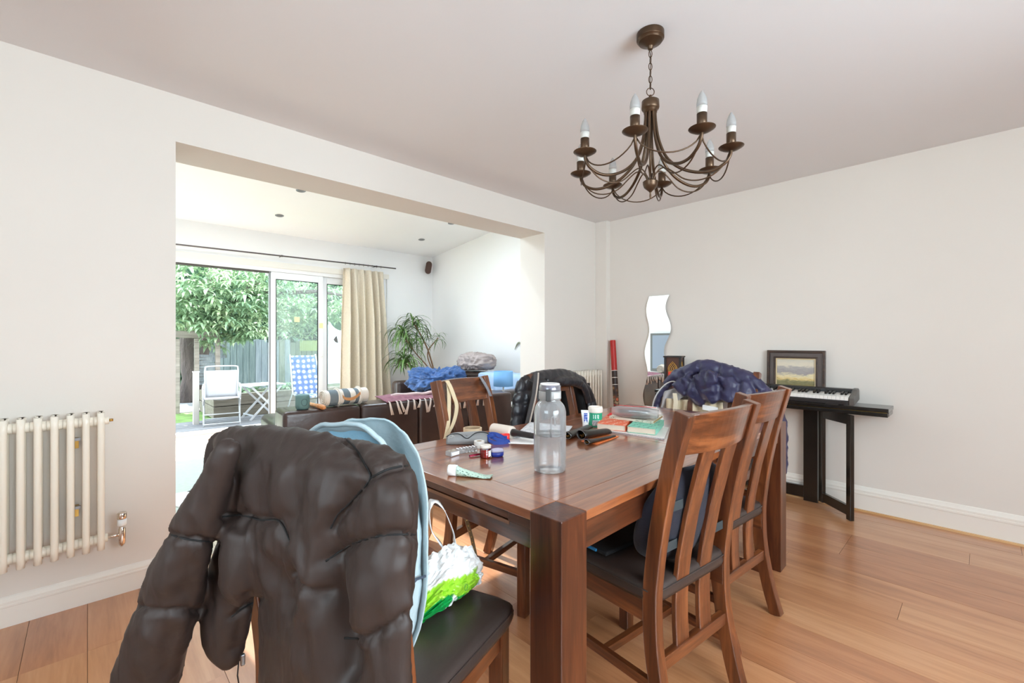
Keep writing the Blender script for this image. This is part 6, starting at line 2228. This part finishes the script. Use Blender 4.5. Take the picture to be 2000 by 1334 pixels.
ca_ = me.color_attributes.new('print', 'FLOAT_COLOR', 'POINT')
W_, LIME, GR2 = (.86, .86, .85, 1), srgb(152, 206, 52), srgb(16, 150, 68)
ysgn = 1 if Vector((-sin(atan2(ax_.y, ax_.x)), cos(atan2(ax_.y, ax_.x)))).dot(Vector((-p0b.x, -p0b.y))) > 0 else -1
for i, v in enumerate(me.vertices):
    t = v.co.x / LB_
    near = ysgn * (v.co.y - .02) / .08
    cval = near * .75 - v.co.z / .11 + .12 * sin(t * 7)
    col_ = W_
    if cval > -.32:
        col_ = LIME
    if cval > .12:
        col_ = GR2
    if cval > .12 and (.42 < t < .5 or .70 < t < .77):
        col_ = W_
    if t > .88:
        col_ = W_
    ca_.data[i].color = col_
link('bag_film', me, bagmat(), pbag)
FILM = plain('white_bag_film', srgb(232, 234, 236), .3)
hp = [(LB_ * .62, .05, .13), (LB_ * .56, .085, .18), (LB_ * .66, .11, .235), (LB_ * .80, .10, .22), (LB_ * .86, .07, .15), (LB_ * .82, .05, .11)]
MB().sweep(spline(hp, 7), [.03 + .012 * sin(k) for k in range(36)], .002, (.5, .8, .1)).build('handle', FILM, pbag, smooth=True)
MB().sweep(spline([(LB_ * .45, .06, .1), (LB_ * .36, .09, .13), (LB_ * .28, .1, .09), (LB_ * .3, .08, .05)], 6), .026, .002, (.3, .2, 1)).build('handle', FILM, pbag, smooth=True)
MB().tube([(LB_ * .55 + .006 * cos(k * PI / 6), -.052, .06 + .008 * sin(k * PI / 6)) for k in range(12)], .0012, 5, closed=True).build('printed_ring', plain('bag_green_ink', srgb(90, 150, 50), .5), pbag)

# ---- black padded jacket over the far window-side chair
BJ = plain('black_padded_nylon', srgb(38, 37, 41), .38, var=.12, vscale=12, bump=.4, bscale=26, bdist=.012, spec=.5)
fM = Frame(chairM)
bj = thing('padded_jacket', 'black padded jacket with a pale zip hung over the far chair', 'jacket')
mb = MB()
T = fM.tube
T(mb, [(1018, 748, 10), (1040, 740, 13), (1075, 735, 14), (1110, 736, 14), (1138, 748, 11)], -.30, .9, 12)
T(mb, [(1020, 745, 12), (1012, 775, 12), (1008, 810, 12), (1005, 850, 12)], -.25, .8, 12)
T(mb, [(1038, 745, 14), (1030, 780, 15), (1024, 815, 16), (1020, 850, 16)], -.25, .6, 12)
T(mb, [(1060, 742, 14), (1056, 775, 16), (1050, 815, 18), (1048, 850, 18)], -.25, .55, 12)
T(mb, [(1080, 742, 13), (1080, 770, 14), (1074, 800, 16), (1070, 850, 16)], -.25, .55, 12)
T(mb, [(1078, 752, 9), (1096, 746, 10), (1118, 745, 10), (1136, 752, 9), (1146, 772, 8), (1152, 800, 8), (1156, 830, 8)], -.235, .8, 12)
T(mb, [(1130, 744, 10), (1148, 764, 9), (1158, 790, 8), (1162, 830, 8)], -.29, .8, 12)
seams = [fM.poly(p, -.22) for p in ([(1000, 768), (1030, 764), (1050, 760)], [(1000, 790), (1030, 786)], [(1000, 815), (1026, 810)], [(1048, 765), (1075, 758), (1092, 750)], [(1046, 790), (1070, 782), (1088, 776)], [(1110, 738), (1100, 754)], [(1142, 748), (1134, 760)], [(1160, 785), (1144, 790)])]
puffy('padded_shell', mb, BJ, bj, .010, 7, seams, wr=.004, wscale=(11, 11, 7), seed=4, pucker=.004, seam_w=.010, seam_d=.009)
zc = [fM.p(u, v, -.195) for u, v in ((1046, 728), (1045, 745), (1041, 775), (1034, 805), (1026, 838))]
MB().sweep(spline([tuple(p) for p in zc], 5), .03, .004, tuple(fM.r)).build('zip_placket', plain('charcoal_tape', srgb(74, 70, 70), .7), bj)
zc2 = [p + fM.r * -.018 + fM.d * .006 for p in zc]
MB().tube(spline([tuple(p) for p in zc2], 5), .005, 6).build('zip_teeth', plain('pale_zip_teeth', srgb(190, 174, 160), .5), bj)
# lining falling behind the slats
def lin(s, t):
    p = fM.p(lerp(1086, 1152, s), lerp(748, 850, t), -.345 - .012 * sin(s * 13) - .02 * t)
    return tuple(p)
MB().grid(lin, 24, 10).build('lining', plain('black_lining', srgb(16, 15, 16), .8), bj, smooth=True, solid=.004)

# ---- navy coat thrown over the chair at the head of the table
NV_ = plain('navy_quilted_nylon', srgb(52, 50, 78), .42, var=.14, vscale=12, bump=.35, bscale=24, bdist=.012, spec=.45)
fN = Frame(chairN)
nj = thing('quilted_coat', 'navy quilted coat with a pale grey lining thrown over the head chair', 'coat')
mb = MB()
T = fN.tube
T(mb, [(1300, 752, 8), (1322, 737, 13), (1350, 724, 15), (1376, 718, 16), (1404, 724, 16), (1440, 736, 18), (1470, 748, 17), (1490, 768, 13)], -.29, 1.0, 12)
T(mb, [(1336, 734, 13), (1348, 752, 15), (1360, 772, 16), (1378, 786, 12)], -.225, .8, 12)
T(mb, [(1366, 728, 14), (1378, 750, 17), (1390, 772, 16), (1398, 786, 10)], -.20, .8, 12)
T(mb, [(1396, 728, 15), (1388, 748, 12), (1386, 766, 12)], -.17, .8, 12)
T(mb, [(1420, 736, 16), (1424, 760, 19), (1420, 784, 18)], -.22, .8, 12)
T(mb, [(1450, 746, 16), (1456, 770, 18), (1458, 795, 18), (1465, 830, 16)], -.24, .8, 12)
T(mb, [(1480, 756, 14), (1504, 784, 17), (1517, 822, 17), (1522, 872, 15), (1523, 926, 13)], -.31, .8, 12)
T(mb, [(1306, 752, 6), (1292, 768, 6), (1284, 786, 6), (1282, 806, 6)], -.26, .9, 10)
T(mb, [(1318, 746, 9), (1332, 762, 8), (1338, 774, 6)], -.215, .8, 10)
seams = [fN.poly(p, -.2) for p in ([(1330, 730), (1345, 745), (1338, 765)], [(1365, 712), (1362, 735)], [(1405, 714), (1400, 735), (1410, 760)], [(1430, 726), (1445, 745), (1440, 775)], [(1462, 738), (1478, 762)], [(1500, 800), (1528, 796)], [(1505, 835), (1532, 832)], [(1508, 870), (1534, 868)], [(1508, 900), (1534, 898)], [(1372, 760), (1400, 752)])]
puffy('padded_shell', mb, NV_, nj, .010, 4, seams, wr=.0075, wscale=(10, 10, 9), seed=6, pucker=.006, seam_w=.011, seam_d=.013)
GLN = plain('grey_jersey_lining', srgb(176, 172, 172), .9, bump=.2, bscale=60)
def ln1(s, t):
    return tuple(fN.p(lerp(1297, 1342, s) - 8 * t * (1 - s), lerp(lerp(764, 752, s), lerp(806, 770, s), t) , -.255 + .02 * sin(s * 7 + t * 3)))
MB().grid(ln1, 16, 10).build('lining', GLN, nj, smooth=True, solid=.004)
pe = [fN.p(u, v, -.232) for u, v in ((1274, 806), (1276, 786), (1284, 768), (1298, 752), (1312, 745), (1322, 748), (1330, 758))]
MB().tube(spline([tuple(p) for p in pe], 5), .0045, 6).build('piping', plain('silver_piping', srgb(200, 198, 196), .5), nj, smooth=True)
BEI = plain('beige_cotton', srgb(206, 188, 158), .9, var=.06, vscale=10, bump=.3, bscale=30, bdist=.008)
bg_ = thing('cotton_bag', 'cream cotton bag hanging on the head chair under the navy coat', 'bag')
def cb(s, t):
    return tuple(fN.p(lerp(1302, 1412, s), lerp(lerp(778, 786, s), 826, t), -.238 + .012 * sin(s * 19) + .008 * sin(s * 41 + t * 3)))
MB().grid(cb, 40, 8).build('bag_cloth', BEI, bg_, smooth=True, solid=.006)
MB().sweep([fN.p(u, v, -.215) for u, v in ((1318, 768), (1320, 785), (1318, 806), (1314, 826))], .03, .004, tuple(fN.r)).build('handle', plain('cream_webbing', srgb(226, 212, 186), .9), bg_)
MB().grid(lambda s, t: tuple(fN.p(lerp(1372, 1402, s), lerp(790, 800, t) + 6 * s, -.21)), 6, 4).build('label', M['paper'], bg_, solid=.002)

# ---- straps on the sunlit chair
fL = Frame(chairL)
CAN = plain('cream_canvas_webbing', srgb(226, 206, 170), .9, bump=.3, bscale=120, bdist=.003)
tote = thing('tote_strap', 'cream canvas bag strap looped over the sunlit chair back', 'strap')
o1, o2 = -.248, -.262
MB().sweep(spline([tuple(fL.p(u, v, o)) for u, v, o in ((866, 751, -.335), (872, 744, -.30), (876, 752, -.272), (877, 790, -.25), (875, 830, -.225), (868, 864, -.2), (860, 884, -.19))], 6), .026, .003, tuple(fL.r)).build('webbing', CAN, tote)
MB().sweep(spline([tuple(fL.p(u, v, o)) for u, v, o in ((872, 744, -.30), (878, 752, -.262), (887, 775, -.245), (892, 795, -.235), (886, 825, -.22), (872, 852, -.2), (856, 872, -.19), (850, 884, -.19))], 6), .026, .003, tuple(fL.r)).build('webbing', CAN, tote)
gs = thing('grey_strap', 'grey webbing strap hanging from the right of the sunlit chair back', 'strap')
MB().sweep(spline([tuple(fL.p(u, v, o)) for u, v, o in ((930, 740, -.335), (937, 736, -.31), (944, 745, -.262), (955, 765, -.25), (962, 785, -.25), (964, 800, -.25))], 6), .022, .003, tuple(fL.r)).build('webbing', plain('grey_webbing', srgb(136, 136, 142), .85), gs)
# studded belt hanging under the table
b0, b1 = at(911, 1018, z=.47), at(928, 1085, z=.30)
b0 = chairL.location + Vector((-.02, -.16, .43))
b0 = at(911, 1016, y=1.40)
b1 = at(929, 1086, y=1.40)
belt = thing('studded_belt', 'narrow bronze studded belt dangling from the sunlit chair', 'belt')
MB().sweep([b0 + Vector((0, 0, .06)), b0, b0.lerp(b1, .5) + Vector((.004, 0, 0)), b1], .016, .003, (1, 0, 0)).build('belt_strap', plain('bronze_leather', srgb(126, 104, 76), .4, .3), belt)
for k in range(7):
    MB().lathe([(.0, .002), (.002, .0015), (.003, 0)], 8, Matrix.Rotation(PI / 2, 4, 'X'), b0.lerp(b1, k / 6.5) + Vector((.001, -.002, 0))).build('stud', M['brass'], belt)
